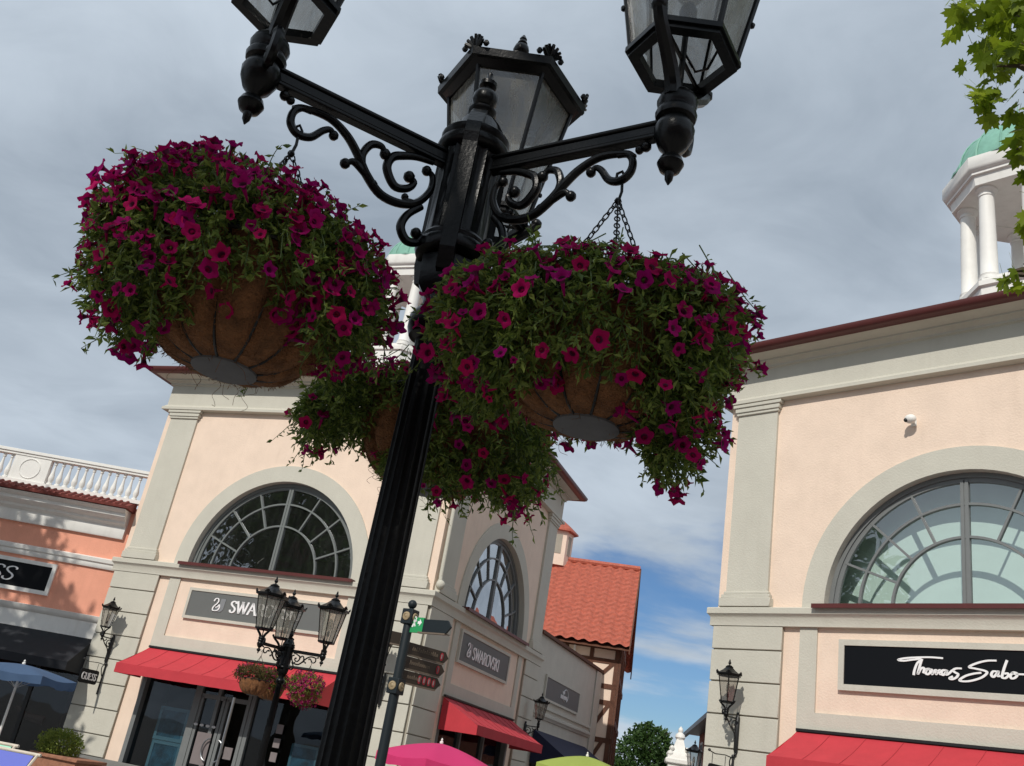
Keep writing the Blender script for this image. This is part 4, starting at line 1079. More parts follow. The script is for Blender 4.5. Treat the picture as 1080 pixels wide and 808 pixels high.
b = MB(); b.box(-.02, LW + .06, -.06, .36, 6.30, 6.40)
b.add([(LW + .04, -.06, 6.30), (LW + 2.3, 2.16, 6.30), (LW + 2.3, 2.16, 6.40), (LW + .04, -.06, 6.40), (LW - .2, .3, 6.40), (LW + 2.1, 2.5, 6.40)], [(0, 1, 2, 3), (3, 2, 5, 4)], False)
b.build('roof_edge', M['timber'], o)
b = MB()
for x0 in (LW + .45, LW + 1.2):
    for (z0, z1) in ((3.9, 5.5), (1.6, 3.2)):
        f_ = (x0 - LW) / 2.2 * 2.16 + .04; f2 = (x0 + .5 - LW) / 2.2 * 2.16 + .04
        b.add([(x0, f_ - .02, z0), (x0 + .5, f2 - .02, z0), (x0 + .5, f2 - .02, z1), (x0, f_ - .02, z1)], [(0, 1, 2, 3)], False)
b.build('shutter', M['groove'], o)
a = MB(); zt, zb, pr = 3.50, 2.55, 1.25; x0, x1 = .55, LW - 1.6
a.add([(x0, .0, zt), (x1, .0, zt), (x1, -pr, zb + .2), (x0, -pr, zb + .2), (x1, -pr, zb), (x0, -pr, zb), (x1, 0, zb), (x0, 0, zb)], [(0, 1, 2, 3), (3, 2, 4, 5), (1, 6, 4, 2), (0, 3, 5, 7)], False)
a.build('awning', M['navy'], o)
b = MB(); b.box(.7, LW - 1, .2, .25, 0, 3.3); b.build('shop_window_glass', M['shopglass'], o)
TG = TS @ Matrix.Translation((8.66, .04, 0))
s5, w, h = sign('dark grey sign with a pale round emblem on the low grey store', TG, 1.15, 5.25, 4.50, 5.14, M['signgrey'])
q = MB()
q.tube([(2.35 + .30 * math.cos(a_), -.056, .34 + .20 * math.sin(a_)) for a_ in [R_(-60 + 24 * e) for e in range(14)]], .018, 5)
lettering(q, 'K', 1.5, .2, .01, -.05)
q.box(1.75, 2.55, -.066, -.05, .21, .33); q.box(1.95, 2.2, -.064, -.05, .38, .46)
q.build('emblem', M['decal'], s5)

# ------------------------------------------------------------------ half-timbered house with a clay tile roof
TH = Matrix.Rotation(R_(-11), 4, 'Z')
NLv = Vector((-math.cos(R_(79)), -math.sin(R_(79)), 0)); EL = Vector((-math.sin(R_(79)), math.cos(R_(79)), 0))
org = NLv * -38 + EL * 13.0          # front plane 38 m away, local x = along the front
o = bpy.data.objects.new('half_timbered_house', None); COL.objects.link(o); o.matrix_world = Matrix.Translation(org) @ TH; o.empty_display_size = .2
tag(o, 'half timbered house with a steep orange clay tile roof and a small roof turret', 'house')
XR = 11.75; XE = 12.05; RUN = 3.4; ZE, ZR = 7.30, 11.25
b = MB(); b.box(0, XR, 0, 6.8, 0, 7.5)
b.add([(XR, 0, 7.5), (XR, 6.8, 7.5), (XR, 3.4, 11.0)], [(0, 1, 2)], False)
b.build('wall', M['peach'], o)
b = MB()
def beam(x0, z0, x1, z1, w=.11):
    d = Vector((x1 - x0, z1 - z0)).normalized(); q = Vector((-d.y, d.x)) * w
    b.add([(x0 + q.x, -.03, z0 + q.y), (x1 + q.x, -.03, z1 + q.y), (x1 - q.x, -.03, z1 - q.y), (x0 - q.x, -.03, z0 - q.y), (x0 + q.x, .0, z0 + q.y), (x1 + q.x, .0, z1 + q.y), (x1 - q.x, .0, z1 - q.y), (x0 - q.x, .0, z0 - q.y)],
          [(0, 1, 2, 3), (0, 4, 5, 1), (2, 6, 7, 3), (1, 5, 6, 2), (0, 3, 7, 4)], False)
for z in (7.30, 6.78, 5.85, 5.25, 3.9, 2.6): beam(0, z, XR, z - .0, .09)
x = XR - .12; i = 0
while x > 0:
    beam(x, 0, x, 7.4, .09 if i == 0 else .08)
    x -= 1.0; i += 1
for i in range(4):
    x = XR - .25 - 1.0 * i; beam(x, 6.72, x - .75, 5.9, .07); beam(x - .1, 3.85, x - .7, 2.7, .07); beam(x, 5.2, x - .7, 4.0, .07)
b.box(XR - .02, XR + .05, -.04, .25, 0, 7.5)
for y_ in (1.8, 3.5, 5.2): b.box(XR, XR + .06, y_ - .1, y_ + .1, 0, 8.4)
for z in (2.6, 4.6, 6.2, 7.6): b.box(XR, XR + .055, .2, 7, z - .1, z + .1)
b.build('timber_frame', M['timber'], o)
# roof of overlapping pantiles: wavy sheet with steps
V = []; F = []; mb = MB()
nx, rows = 26 * 6, 17; L = math.hypot(RUN, ZR - ZE); Y0 = -.55
for side in (0, 1):
    for r in range(rows):
        for e in (0, 1):
            f_ = (r + e) / rows; lift = .085 * (1 - e)
            for i in range(nx + 1):
                xx = XE * i / nx; wv = .045 * math.sin(2 * PI * i / 6 + .4)
                yy = Y0 + (RUN - Y0) * f_ ; zz = ZE + (ZR - ZE) * f_ + wv + lift
                if side: yy = 2 * RUN - yy
                V.append((xx, yy, zz))
    base = side * rows * 2 * (nx + 1)
    for r in range(rows):
        a_ = base + r * 2 * (nx + 1)
        for i in range(nx): F.append((a_ + i, a_ + i + 1, a_ + nx + 2 + i, a_ + nx + 1 + i))
        if r:
            p_ = a_ - (nx + 1)
            for i in range(nx): F.append((p_ + i, p_ + i + 1, a_ + i + 1, a_ + i))
rf = mesh_obj('roof', V, F, M['roofred'], o)
b = MB(); b.tube([(0, RUN, ZR + .05), (XE, RUN, ZR + .05)], .13, 8); b.build('ridge_cap', M['roofred'], rf)
b = MB()       # verge boards and dark soffit at the gable
for s_ in (0, 1):
    y0_, y1_ = (Y0, RUN) if not s_ else (2 * RUN - Y0, RUN)
    b.add([(XE + .0, y0_, ZE - .22), (XE + .0, y1_, ZR - .22), (XE + .0, y1_, ZR + .08), (XE + .0, y0_, ZE + .08), (XE + .05, y0_, ZE - .22), (XE + .05, y1_, ZR - .22), (XE + .05, y1_, ZR + .08), (XE + .05, y0_, ZE + .08)],
          [(0, 1, 2, 3), (4, 7, 6, 5), (0, 4, 5, 1), (3, 2, 6, 7), (0, 3, 7, 4)], False)
b.add([(0, Y0, ZE - .10), (XE, Y0, ZE - .10), (XE, .3, ZE + .45), (0, .3, ZE + .45)], [(0, 1, 2, 3)], False)
b.build('verge_board', M['timber'], rf)
# turret on the ridge
tx = 13 - 4.72
b = MB(); b.lathe([(.68, ZR - .35), (.68, ZR + 1.25)], 6, (tx, RUN), smooth=False, phase=R_(10)); tu = b.build('turret', M['peach'], o)
b = MB(); b.lathe([(.90, ZR + 1.18), (.88, ZR + 1.25), (.5, ZR + 1.55), (.2, ZR + 1.75), (.02, ZR + 1.85)], 6, (tx, RUN), smooth=False, phase=R_(10)); b.build('turret_roof', M['roofred'], tu)
b = MB()
for k_ in range(6):
    a_ = R_(10 + 30 + 60 * k_); T_ = Matrix.Translation((tx, RUN, 0)) @ Matrix.Rotation(a_, 4, 'Z'); b.T = T_
    b.box(.587, .605, -.15, .15, ZR + .15, ZR + 1.0)
b.T = None; b.build('louvre', M['groove'], tu)
b = MB(); b.tube([(13 - 3.05, -.12, 7.2), (13 - 3.05, -.12, 4.0), (13 - 3.05, -.1, 0)], .05, 6); b.build('downpipe', M['white'], o)

# ------------------------------------------------------------------ brick house, gate pillar and lamp at the end of the street
def az_T(x, y, az): return Matrix.Translation((x, y, 0)) @ Matrix.Rotation(az, 4, 'Z')
t = thing('brick_house', 'red brick house with a clay roof partly hidden behind the right store', 'house', (9.22, 33.0, 0), R_(-9.3))
b = MB(); b.box(0, 8, 0, 12, 0, 5.2); b.build('wall', M['brick'], t)
b = MB(); vs = [(-.6, -.6, 5.22), (8.6, -.6, 5.22), (8.6, 12.6, 5.22), (-.6, 12.6, 5.22), (3, 3.5, 8.6), (3, 8.5, 8.6)]
b.add(vs, [(0, 1, 4), (1, 2, 5, 4), (2, 3, 5), (3, 0, 4, 5), (0, 3, 2, 1)], False); b.build('roof', M['roofred'], t)
b = MB(); b.box(-.7, -.55, -.7, 12.7, 5.08, 5.25); b.box(-.7, 8.6, -.7, -.55, 5.08, 5.25); b.add([(-.58, -.58, 5.20), (8, -.58, 5.20), (8, 12, 5.20), (-.58, 12, 5.20)], [(0, 1, 2, 3)], False); b.build('gutter', M['iron2'], t)
for i in range(4):
    for z in (.9, 3.3):
        b = MB(); y0_ = .9 + i * 2.9; b.box(-.05, .02, y0_, y0_ + 1.1, z, z + 1.5); w_ = b.build('window', M['decal'], t)
        b = MB(); b.box(-.06, -.045, y0_ + .1, y0_ + .5, z + .1, z + 1.4); b.box(-.06, -.045, y0_ + .6, y0_ + 1.0, z + .1, z + 1.4); b.build('pane', M['signblack'], w_)
t = thing('gate_pillar', 'white stone gate pillar with a carved finial at the end of the street', 'gate pillar', (6.70, 29.2, 0), R_(-10))
b = MB(); b.box(-.30, .30, -.30, .30, 0, 3.15); b.box(-.36, .36, -.36, .36, 0, .5); b.box(-.35, .35, -.35, .35, 2.75, 2.85, .02); b.box(-.38, .38, -.38, .38, 3.15, 3.30, .03); b.build('shaft', M['white'], t)
b = MB(); b.lathe([(.45, 3.30), (.44, 3.38), (.28, 3.50), (.20, 3.70), (.14, 3.84)], 4, smooth=False, phase=PI / 4); b.lathe([(.10, 3.82), (.15, 3.90), (.13, 3.98), (.06, 4.04), (.08, 4.09), (.06, 4.15), (.001, 4.22)], 12)
for k_ in range(4):
    a_ = PI / 4 + k_ * PI / 2; b.ball((.36 * math.cos(a_), .36 * math.sin(a_), 3.42), .09, 8); b.ball((.30 * math.cos(a_), .30 * math.sin(a_), 3.58), .07, 8)
b.build('finial', M['white'], t)
t = thing('street_lamp', 'small single lantern lamp post beside the white gate pillar', 'street lamp', (6.42, 26.2, 0))
b = MB(); b.lathe([(.16, 0), (.16, .3), (.07, .5), (.045, 1.0), (.035, 2.4), (.05, 2.45), (.03, 2.8)], 12); b.build('pole', M['iron2'], t)
lantern_parts(t, 0, 0, 2.78, .3, M['lampglass2'], k=.86)
t = thing('mast', 'thin white mast beside the half timbered house', 'mast', (7.05, 43.9, 0))
b = MB(); b.tube([(0, 0, 0), (0, 0, 5.2)], .04, 8); b.build('pole', M['white'], t)
b = MB(); b.box(-.05, .16, -.10, .10, 4.8, 5.1, .02); b.build('housing', M['white'], t)

# ------------------------------------------------------------------ finger post
t = thing('finger_post', 'dark finger post with brown direction boards and a green emergency sign', 'signpost', (-.80, 12.98, 0))
b = MB(); b.lathe([(.12, 0), (.12, .2), (.075, .26), (.068, .4), (.066, 2.7), (.064, 3.66), (.05, 3.72)], 18); b.ball((0, 0, 3.87), .062, 12); b.tube([(0, 0, 3.70), (0, 0, 3.83)], .03, 8)
b.build('pole', M['pole'], t)
for z in (3.70, 2.80):
    b = MB(Matrix.Rotation(R_(58), 4, 'Z')); b.box(-.085, .085, -.085, .085, z - .10, z + .10, .008); bx_ = b.build('collar_box', M['pole'], t)
    b = MB(Matrix.Rotation(R_(58), 4, 'Z'))
    for a_ in range(4):
        b.T = Matrix.Rotation(R_(58) + a_ * PI / 2, 4, 'Z') @ Matrix.Translation((0, -.085, z)) @ Matrix.Rotation(PI / 2, 4, 'X')
        b.lathe([(.058, 0), (.055, .012), (.035, .016), (.03, .010), (.012, .018), (.001, .02)], 14)
    b.build('medallion', M['gold'], bx_)
def finger(z, az, L, m, spots_=0, h=.15, words=0, txt=None, r0=.07):
    T_ = Matrix.Rotation(az, 4, 'Z')
    b = MB(T_); b.prism([(r0, z - h / 2), (L - .07, z - h / 2), (L, z), (L - .07, z + h / 2), (r0, z + h / 2)], -.014, .014)
    f_ = b.build('finger_board', m, t)
    b = MB(T_); b.box(r0, L - .08, -.022, .022, z - h / 2 - .022, z - h / 2 - .002); b.build('edge_strip', M['brass'], f_)
    if spots_:
        b = MB(T_)
        for i in range(spots_):
            b.add([(L - .13 - i * .085 + .032 * math.cos(q), -.019, z + .055 * math.sin(q)) for q in [2 * PI * e / 14 for e in range(14)]], [tuple(range(14))], False)
        b.build('number_disc', M['redspot'], f_)
        b = MB(T_)
        for i in range(spots_): lettering(b, 'I', L - .145 - i * .085, z - .03, .06, -.020, thick=.22, thin=.15, serif=False)
        b.build('number', M['poster'], f_)
    if words:
        b = MB(T_); random.seed(words)
        x_ = r0 + .07
        for i in range(words):
            hh = random.choice((.035, .035, .055)); P = [(x_, z - .02), (x_ + .006, z - .02 + hh), (x_ + .018, z + .012), (x_ + .022, z - .02)]
            stroke(b, catmull(P, 3), -.017, .008, .005, th=.003); x_ += .036
        b.build('lettering', M['brass'], f_)
    return f_
AZF = R_(-1)
finger(3.31, R_(42), .80, M['finger'], 1, words=13)
finger(3.13, R_(42), .77, M['finger'], 1, words=10)
finger(2.95, R_(42), .74, M['finger'], 4, words=7)
finger(3.60, R_(-38), .74, M['pole'], 0, h=.165, r0=.20)
finger(3.40, R_(197), .62, M['finger'], 0, words=9)
b = MB(Matrix.Rotation(R_(-38), 4, 'Z')); b.box(.06, .27, -.02, .02, 3.50, 3.70); g_ = b.build('emergency_panel', M['green'], t)
b = MB(Matrix.Rotation(R_(-38), 4, 'Z'))
b.prism([(.175, 3.615), (.205, 3.615), (.205, 3.585), (.245, 3.632), (.205, 3.68), (.205, 3.65), (.175, 3.65)], -.024, -.021)
for a0, a1 in (((.085, 3.70), (.14, 3.58)), ((.145, 3.695), (.10, 3.57)), ((.085, 3.57), (.11, 3.62)), ((.11, 3.655), (.15, 3.65))): stroke(b, [Vector(a0), Vector(a1)], -.021, .016, .016, th=.003)
b.ball((.125, -.022, 3.70), .012, 8)
b.build('arrow_symbol', M['letter'], g_)

# ------------------------------------------------------------------ parasols
def parasol(label, loc, r, top, drop, m, n=6, rot=0, val=.13):
    t = thing('parasol', label, 'parasol', loc, rot, 'parasols along the street')
    b = MB(); k = 8
    rows = 7; seg = n * k; vs = []
    def rad(a):
        q = (a * n / (2 * PI)) % 1; return math.cos(PI / n) / math.cos(2 * PI / n * (q - .5)) * (1 - .0)
    for j in range(rows + 1):
        f = j / rows
        for i in range(seg):
            a = 2 * PI * i / seg; q = (a * n / (2 * PI)) % 1
            rr = r * f * (1 if j < rows else 1) * rad(a) / rad(0)
            z = top - drop * (f ** 1.5) - .045 * f * f * math.sin(PI * q)
            vs.append((rr * math.cos(a), rr * math.sin(a), z))
    for i in range(seg):     # valance, slightly flared and wavy
        a = 2 * PI * i / seg; q = (a * n / (2 * PI)) % 1
        x, y, z = vs[rows * seg + i]; s_ = 1 + .03 * math.sin(i * 2.1)
        vs.append((x * 1.0 * s_, y * 1.0 * s_, z - val * (1 + .12 * math.sin(i * 1.3)) - .0))
    b.add(vs, [(j * seg + i, j * seg + (i + 1) % seg, (j + 1) * seg + (i + 1) % seg, (j + 1) * seg + i) for j in range(rows + 1) for i in range(seg)], True)
    b.build('canopy', m, t)
    b = MB(); b.tube([(0, 0, 0), (0, 0, top + .02)], .022, 8); b.lathe([(.03, top), (.03, top + .03), (.012, top + .04), (.02, top + .06), (.001, top + .085)], 10); b.box(-.25, .25, -.25, .25, 0, .08, .01)
    b.build('pole', M['white'], t)
    b = MB()
    for i in range(n):
        a = 2 * PI * i / n
        b.tube([(.03 * math.cos(a), .03 * math.sin(a), top - .03), (r * .98 * math.cos(a), r * .98 * math.sin(a), top - drop - .015)], .007, 5)
        b.tube([(.03 * math.cos(a), .03 * math.sin(a), top - drop - .25), (r * .55 * math.cos(a), r * .55 * math.sin(a), top - drop * .42 - .03)], .006, 5)
    b.build('rib', M['steel'], t)
    return t
parasol('pink parasol in front of the side street awning', (-.10, 16.0, 0), 1.02, 2.28, .26, M['fab_pink'], rot=.35)
parasol('lime green parasol near the end of the side street', (2.72, 19.6, 0), .98, 2.60, .26, M['fab_lime'], rot=.1)
parasol('faded blue parasol at the left edge in front of the salmon store', (-7.85, 18.35, 0), .98, 2.42, .15, M['fab_blue'], rot=.25)

# ------------------------------------------------------------------ deck chairs
def deck_chair(label, loc, rz, m):
    t = thing('deck_chair', label, 'deck chair', loc, rz, 'deck chairs at the left edge')
    w = .31
    b = MB()
    for s_ in (-1, 1):
        b.tube([(s_ * w, .45, 1.56), (s_ * w, -.55, .25)], .02, 6); b.tube([(s_ * (w - .05), -.60, .72), (s_ * (w - .05), .35, .22)], .02, 6)
    for P in ((.45, 1.56), (-.55, .25)): b.tube([(-w - .05, P[0], P[1]), (w + .05, P[0], P[1])], .022, 8)
    b.tube([(-w, -.60, .72), (w, -.60, .72)], .02, 8); b.tube([(-w, .35, .22), (w, .35, .22)], .02, 8)
    b.build('frame', M['wood'], t)
    b = MB(); P = catmull([(.44, 1.54), (.18, 1.12), (-.08, .68), (-.28, .52), (-.6, .72)], 5)
    vs = [(s_ * .27, q.x - .012, q.y) for s_ in (-1, 1) for q in P]; n = len(P)
    b.add(vs, [(i, i + 1, n + i + 1, n + i) for i in range(n - 1)], True); b.build('sling', m, t)
    return t
deck_chair('deck chair with a blue sling at the bottom left', (-5.85, 13.75, -.36), R_(-14), M['sling_blue'])
deck_chair('deck chair with a mint green sling at the left edge', (-6.30, 14.05, -.31), R_(-14), M['sling_mint'])

# ------------------------------------------------------------------ planter with a round bush
t = thing('brick_planter', 'brown brick planter wall below the clipped bush', 'planter', (-7.2, 19.1, 0), AL)
b = MB(); b.box(.0, 1.0, -.35, .35, 0, .97); b.build('wall', M['brownbrick'], t)
b = MB(); b.box(-.05, 1.05, -.40, .40, .97, 1.03, .01); b.build('coping', M['brownbrick'], t)
random.seed(3); V = []; F = []
t = thing('clipped_bush', 'round clipped yellow green bush in front of the left store corner', 'shrub', (-6.97, 18.95, 1.03))
b = MB(); b.tube([(0, 0, 0), (.01, 0, .2)], .02, 6); b.tube([(0, 0, .1), (.12, .05, .3)], .01, 5); b.tube([(0, 0, .1), (-.12, -.03, .3)], .01, 5); b.build('stem', M['bark'], t)
for i in range(3600):
    d = rnd_dir(); k = random.uniform(.5, 1.04) * (1 + .12 * noise.noise(d * 3)); p = Vector((d.x * .40, d.y * .40, d.z * .25 + .17)) * 1; p = Vector((p.x * k, p.y * k, .17 + (p.z - .17) * k))
    add_leaf(V, F, p, (d + rnd_dir()).normalized(), rnd_dir(), random.uniform(.035, .06), .025)
mesh_obj('foliage', V, F, M['bush'], t)

# ------------------------------------------------------------------ trees
def tree(label, loc, blobs, nleaf, size, trunk_r, kind='leaf', m='treeleaf', seed=1, branches=None, name='tree', group=None, shell=.45):
    random.seed(seed)
    t = thing(name, label, 'tree', loc, 0, group)
    V = []; F = []; vol = [b[3] * b[4] * b[5] for b in blobs]; tot = sum(vol)
    tips = []
    while len(V) < 1 or len(tips) < nleaf:
        r = random.uniform(0, tot)
        for b, v in zip(blobs, vol):
            r -= v
            if r <= 0: break
        d = rnd_dir(); k = random.uniform(shell, 1.0) ** .6
        c = Vector(b[:3]); k *= 1 + .28 * noise.noise(d * 2.2 + c)
        p = c + Vector((d.x * b[3], d.y * b[4], d.z * b[5])) * k
        if noise.noise(p * (1.1 / max(b[3], .5)) * 2.4) < -.12: continue
        tips.append(p)
        L = size * random.uniform(.7, 1.25)
        if kind == 'maple':
            dirn = (Vector((rnd_dir().x, rnd_dir().y, 0)) + Vector((0, 0, -.55)) + rnd_dir() * .4); add_maple(V, F, p, dirn, (Vector((0, 0, 1)) + rnd_dir() * .75), L)
        else:
            add_leaf(V, F, p, (d * .4 + rnd_dir()), rnd_dir() + Vector((0, 0, .6)), L, L * .62)
    mesh_obj('crown', V, F, M[m], t)
    b = MB(); bs = blobs[0]
    top = Vector((bs[0], bs[1], bs[2]))
    b.tube([(0, 0, 0), (top.x * .1, top.y * .1, top.z * .3), (top.x * .6, top.y * .6, top.z * .7), top], [trunk_r * 1.3, trunk_r, trunk_r * .75, trunk_r * .3], 10)
    for c in blobs:
        c_ = Vector(c[:3]); s_ = Vector((top.x * .5, top.y * .5, top.z * .62))
        b.tube([s_, (s_ + c_) / 2 + Vector((0, 0, -.1 * c[5])), c_], [trunk_r * .5, trunk_r * .3, trunk_r * .1], 7)
        for i in range(6):
            e = c_ + Vector((rnd_dir().x * c[3], rnd_dir().y * c[4], random.uniform(-.5, .9) * c[5])) * .75
            b.tube([(s_ + c_) / 2, (c_ + e) / 2 + Vector((0, 0, .05)), e], [trunk_r * .22, trunk_r * .12, trunk_r * .03], 5)
    if branches:
        for P, r in branches: b.tube(P, r, 6)
    b.build('trunk', M['bark'], t)
    return t
# maple reaching into the frame at the upper right; its trunk stands right of the camera
tree('maple tree with bright yellow green leaves hanging in at the upper right', (5.6, 4.2, 0),
     [(-.3, .8, 8.6, 1.6, 1.6, 1.5), (-2.32, .82, 7.62, .56, .5, .42), (-2.32, .83, 7.0, .50, .5, .40), (-2.20, .85, 6.45, .32, .4, .28), (-2.22, .85, 5.95, .27, .35, .24), (-2.14, .85, 6.2, .24, .3, .34), (-2.40, .90, 5.37, .26, .25, .11), (-1.9, .9, 8.2, .6, .7, .5), (-1.7, .7, 6.7, .5, .5, .8)],
     8000, .132, .16, 'maple', 'maple', 21, name='maple_tree')
# distant round tree between the houses
tree('dense dark green tree at the end of the street', (11.9, 60.0, 0), [(0, 0, 4.0, 2.1, 2.1, 2.3), (-1.3, 0, 2.8, 1.5, 1.6, 1.5), (1.2, .2, 3.0, 1.6, 1.6, 1.6), (.1, 0, 5.4, 1.3, 1.3, 1.2)], 9000, .26, .3, 'leaf', 'treeleaf', 8, name='distant_tree')
# trees behind and beside the photographer: they shade the lamp post and the salmon store and show in the window panes
tree('broad tree behind the photographer that shades the foreground lamp post', (-3.6, -6.6, 0), [(0, 1.6, 10.0, 2.6, 2.5, 2.1), (-1.5, .6, 9.4, 1.9, 1.9, 1.6), (1.6, 1.5, 9.2, 1.4, 1.5, 1.1)], 1900, .30, .28, 'leaf', 'treeleaf', 31, name='street_tree', group='street trees outside the picture')
tree('tall tree left of the square that shades the salmon store', (-17.2, 15.6, 0), [(0, 0, 12.0, 2.9, 2.9, 3.2), (1.6, .3, 9.2, 2.2, 2.3, 2.1), (-1.6, .2, 9.0, 2.2, 2.3, 2.3), (3.4, 1.4, 8.4, 1.1, 1.1, .9)], 5200, .36, .35, 'leaf', 'treeleaf', 32, name='street_tree', group='street trees outside the picture')
tree('tall tree far left reflected in the arched window', (-23.0, 9.0, 0), [(0, 0, 12.5, 4.2, 4.2, 4.2), (2.0, .5, 8.2, 3.0, 3.0, 2.8), (-2, .2, 8.5, 3, 3, 2.8)], 6500, .42, .4, 'leaf', 'treeleaf', 33, name='street_tree', group='street trees outside the picture')

# unseen shop rows, added to block low sky light and darken window reflections
def added_shop_row(label, loc, rz, L, H, m):
    t = thing('added_shop_row', label, 'shop building', loc, rz)
    b = MB(); b.box(0, L, 0, 9, 0, H); b.build('wall', m, t)
    b = MB(); b.add([(-.5, -.6, H), (L + .5, -.6, H), (L + .5, 9.6, H), (-.5, 9.6, H), (3, 4.5, H + 3), (L - 3, 4.5, H + 3)], [(0, 1, 5, 4), (1, 2, 5), (2, 3, 4, 5), (3, 0, 4), (0, 3, 2, 1)], False); b.build('roof', M['redtile'], t)
    n = int(L / 4.5)
    for i in range(n):
        x0 = (i + .5) * L / n
        b = MB(); b.box(x0 - 1.7, x0 + 1.7, -.04, .02, .2, 2.9); f_ = b.build('shopfront', M['iron2'], t)
        b = MB(); b.box(x0 - 1.6, x0 - .05, -.06, -.045, .4, 2.8); b.box(x0 + .05, x0 + 1.6, -.06, -.045, .4, 2.8); b.build('pane', M['dark'], f_)
        b = MB(); b.box(x0 - .9, x0 + .9, -.03, .02, 4.0, 5.8); f_ = b.build('window', M['white'], t)
        b = MB(); b.box(x0 - .82, x0 - .04, -.05, -.035, 4.1, 5.7); b.box(x0 + .04, x0 + .82, -.05, -.035, 4.1, 5.7); b.build('pane', M['dark'], f_)
    return t
added_shop_row('unseen brown brick shop row added behind the photographer to block low sky light', (22, -15, 0), PI, 46, 7.0, M['brownbrick'])
added_shop_row('unseen grey shop row added on the right side to block low sky light', (19, 12.0, 0), -PI / 2, 26, 8.5, M['lowgrey'])
# ------------------------------------------------------------------ ground
g = MB(); g.add([(-900, -900, 0), (900, -900, 0), (900, 900, 0), (-900, 900, 0)], [(0, 1, 2, 3)], False)
o = g.build('ground', M['paving'], None); o['kind'] = 'structure'

# ================================================================== SKY, SUN, CAMERA
SUN_EL, SUN_AZ = 40.0, -153.5          # azimuth clockwise from +Y
w = bpy.data.worlds.new('World'); scene.world = w; w.use_nodes = True; nt = w.node_tree
bg = nt.nodes['Background']; bg.inputs['Strength'].default_value = .10
sky = nt.nodes.new('ShaderNodeTexSky'); sky.sky_type = 'NISHITA'; sky.sun_disc = False
sky.sun_elevation = R_(SUN_EL); sky.sun_rotation = R_(SUN_AZ); sky.air_density = 1.0; sky.dust_density = .3; sky.ozone_density = 5.0
tc = nt.nodes.new('ShaderNodeTexCoord')
sep = nt.nodes.new('ShaderNodeSeparateXYZ'); nt.links.new(tc.outputs['Generated'], sep.inputs[0])
def mth(op, a, b=None, c=None, clamp=False):
    n = nt.nodes.new('ShaderNodeMath'); n.operation = op; n.use_clamp = clamp
    for i, v in enumerate((a, b, c)):
        if v is None: continue
        if isinstance(v, (int, float)): n.inputs[i].default_value = v
        else: nt.links.new(v, n.inputs[i])
    return n.outputs[0]
zc = mth('ADD', mth('MAXIMUM', sep.outputs[2], 0.0), .22)
cmb = nt.nodes.new('ShaderNodeCombineXYZ'); nt.links.new(mth('DIVIDE', sep.outputs[0], zc), cmb.inputs[0]); nt.links.new(mth('DIVIDE', sep.outputs[1], zc), cmb.inputs[1])
def nz(scale, off, detail=7, rough=.55, dist=.0):
    mp = nt.nodes.new('ShaderNodeMapping'); mp.inputs['Location'].default_value = off; mp.inputs['Scale'].default_value = (scale, scale, 1) if not isinstance(scale, tuple) else scale
    nt.links.new(cmb.outputs[0], mp.inputs['Vector'])
    n = nt.nodes.new('ShaderNodeTexNoise'); n.inputs['Scale'].default_value = 1; n.inputs['Detail'].default_value = detail; n.inputs['Roughness'].default_value = rough; n.inputs['Distortion'].default_value = dist
    nt.links.new(mp.outputs[0], n.inputs['Vector']); return n.outputs['Fac']
n1 = nz((1.1, 1.5, 1), (3.1, 1.7, 0), 8, .55, .25)
vd = nt.nodes.new('ShaderNodeVectorMath'); vd.operation = 'DOT_PRODUCT'; nt.links.new(tc.outputs['Generated'], vd.inputs[0]); vd.inputs[1].default_value = Vector((.20, .96, .20)).normalized()
gap = nt.nodes.new('ShaderNodeMapRange'); gap.interpolation_type = 'SMOOTHSTEP'; gap.inputs['From Min'].default_value = .95; gap.inputs['From Max'].default_value = .998; gap.inputs['To Max'].default_value = .36
nt.links.new(vd.outputs['Value'], gap.inputs['Value'])      # the clouds break open low over the street
cov = mth('SUBTRACT', mth('ADD', n1, .30), gap.outputs[0])
mr = nt.nodes.new('ShaderNodeMapRange'); mr.interpolation_type = 'SMOOTHSTEP'; mr.inputs['From Min'].default_value = .40; mr.inputs['From Max'].default_value = .56; nt.links.new(cov, mr.inputs['Value'])
n2 = nz((1.0, 1.0, 1), (7.3, 2.2, 0), 5, .5, .3); n3 = nz((3.2, 4.2, 1), (1.3, 4.2, 0), 7, .6, .6)
sh = mth('ADD', mth('MULTIPLY', n2, .75), mth('MULTIPLY', n3, .25))
cr = nt.nodes.new('ShaderNodeValToRGB'); e = cr.color_ramp.elements
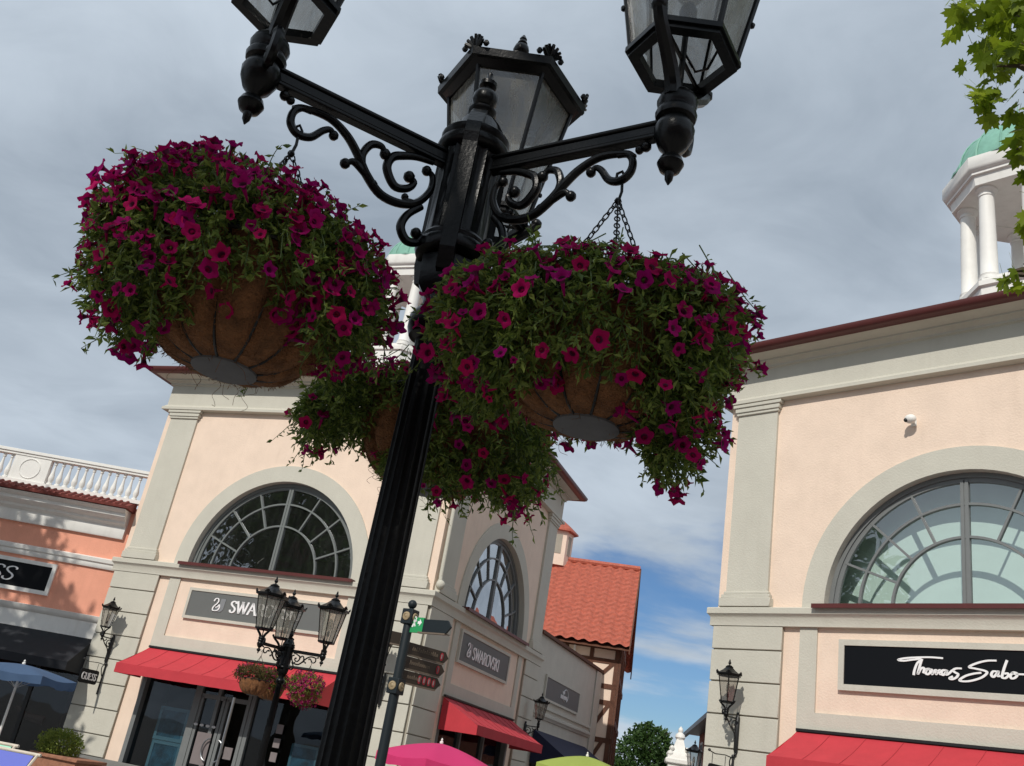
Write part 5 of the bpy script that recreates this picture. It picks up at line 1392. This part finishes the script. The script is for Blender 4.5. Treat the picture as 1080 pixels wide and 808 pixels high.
e[0].position = .33; e[0].color = (3.0, 3.6, 4.35, 1); e[1].position = .57; e[1].color = (5.7, 6.5, 7.4, 1)
nt.links.new(sh, cr.inputs['Fac'])
mix = nt.nodes.new('ShaderNodeMix'); mix.data_type = 'RGBA'; nt.links.new(mr.outputs[0], mix.inputs[0])
tint = nt.nodes.new('ShaderNodeMix'); tint.data_type = 'RGBA'; tint.blend_type = 'MULTIPLY'; tint.inputs[0].default_value = 1; tint.inputs[7].default_value = (.60, .70, .80, 1)
nt.links.new(sky.outputs[0], tint.inputs[6]); nt.links.new(tint.outputs[2], mix.inputs[6]); nt.links.new(cr.outputs[0], mix.inputs[7])
nt.links.new(mix.outputs[2], bg.inputs['Color'])

sd = bpy.data.lights.new('sun', 'SUN'); sd.energy = 3.2; sd.angle = R_(.53); sd.color = (1, .95, .87)
so_ = bpy.data.objects.new('sun', sd); COL.objects.link(so_)
sdir = Vector((math.sin(R_(SUN_AZ)) * math.cos(R_(SUN_EL)), math.cos(R_(SUN_AZ)) * math.cos(R_(SUN_EL)), math.sin(R_(SUN_EL))))
so_.rotation_euler = sdir.to_track_quat('Z', 'Y').to_euler()

cam = bpy.data.cameras.new('camera'); co = bpy.data.objects.new('camera', cam); COL.objects.link(co); scene.camera = co
cam.sensor_width = 36; cam.lens = 36 * 993.4 / 1080; cam.clip_end = 3000; cam.clip_start = .05
th, ro = R_(22.668), R_(10.085)
fwd = Vector((0, math.cos(th), math.sin(th))); up0 = Vector((0, -math.sin(th), math.cos(th))); r0 = Vector((1, 0, 0))
right = r0 * math.cos(ro) + up0 * math.sin(ro); up = -r0 * math.sin(ro) + up0 * math.cos(ro)
co.matrix_world = Matrix(((right.x, up.x, -fwd.x, 0), (right.y, up.y, -fwd.y, 0), (right.z, up.z, -fwd.z, 1.9), (0, 0, 0, 1)))
scene.view_settings.view_transform = 'Standard'; scene.view_settings.look = 'None'; scene.view_settings.exposure = 0; scene.view_settings.gamma = 1
scene.cycles.max_bounces = 8; scene.cycles.transparent_max_bounces = 16
scene.render.resolution_x = 1024; scene.render.resolution_y = 766
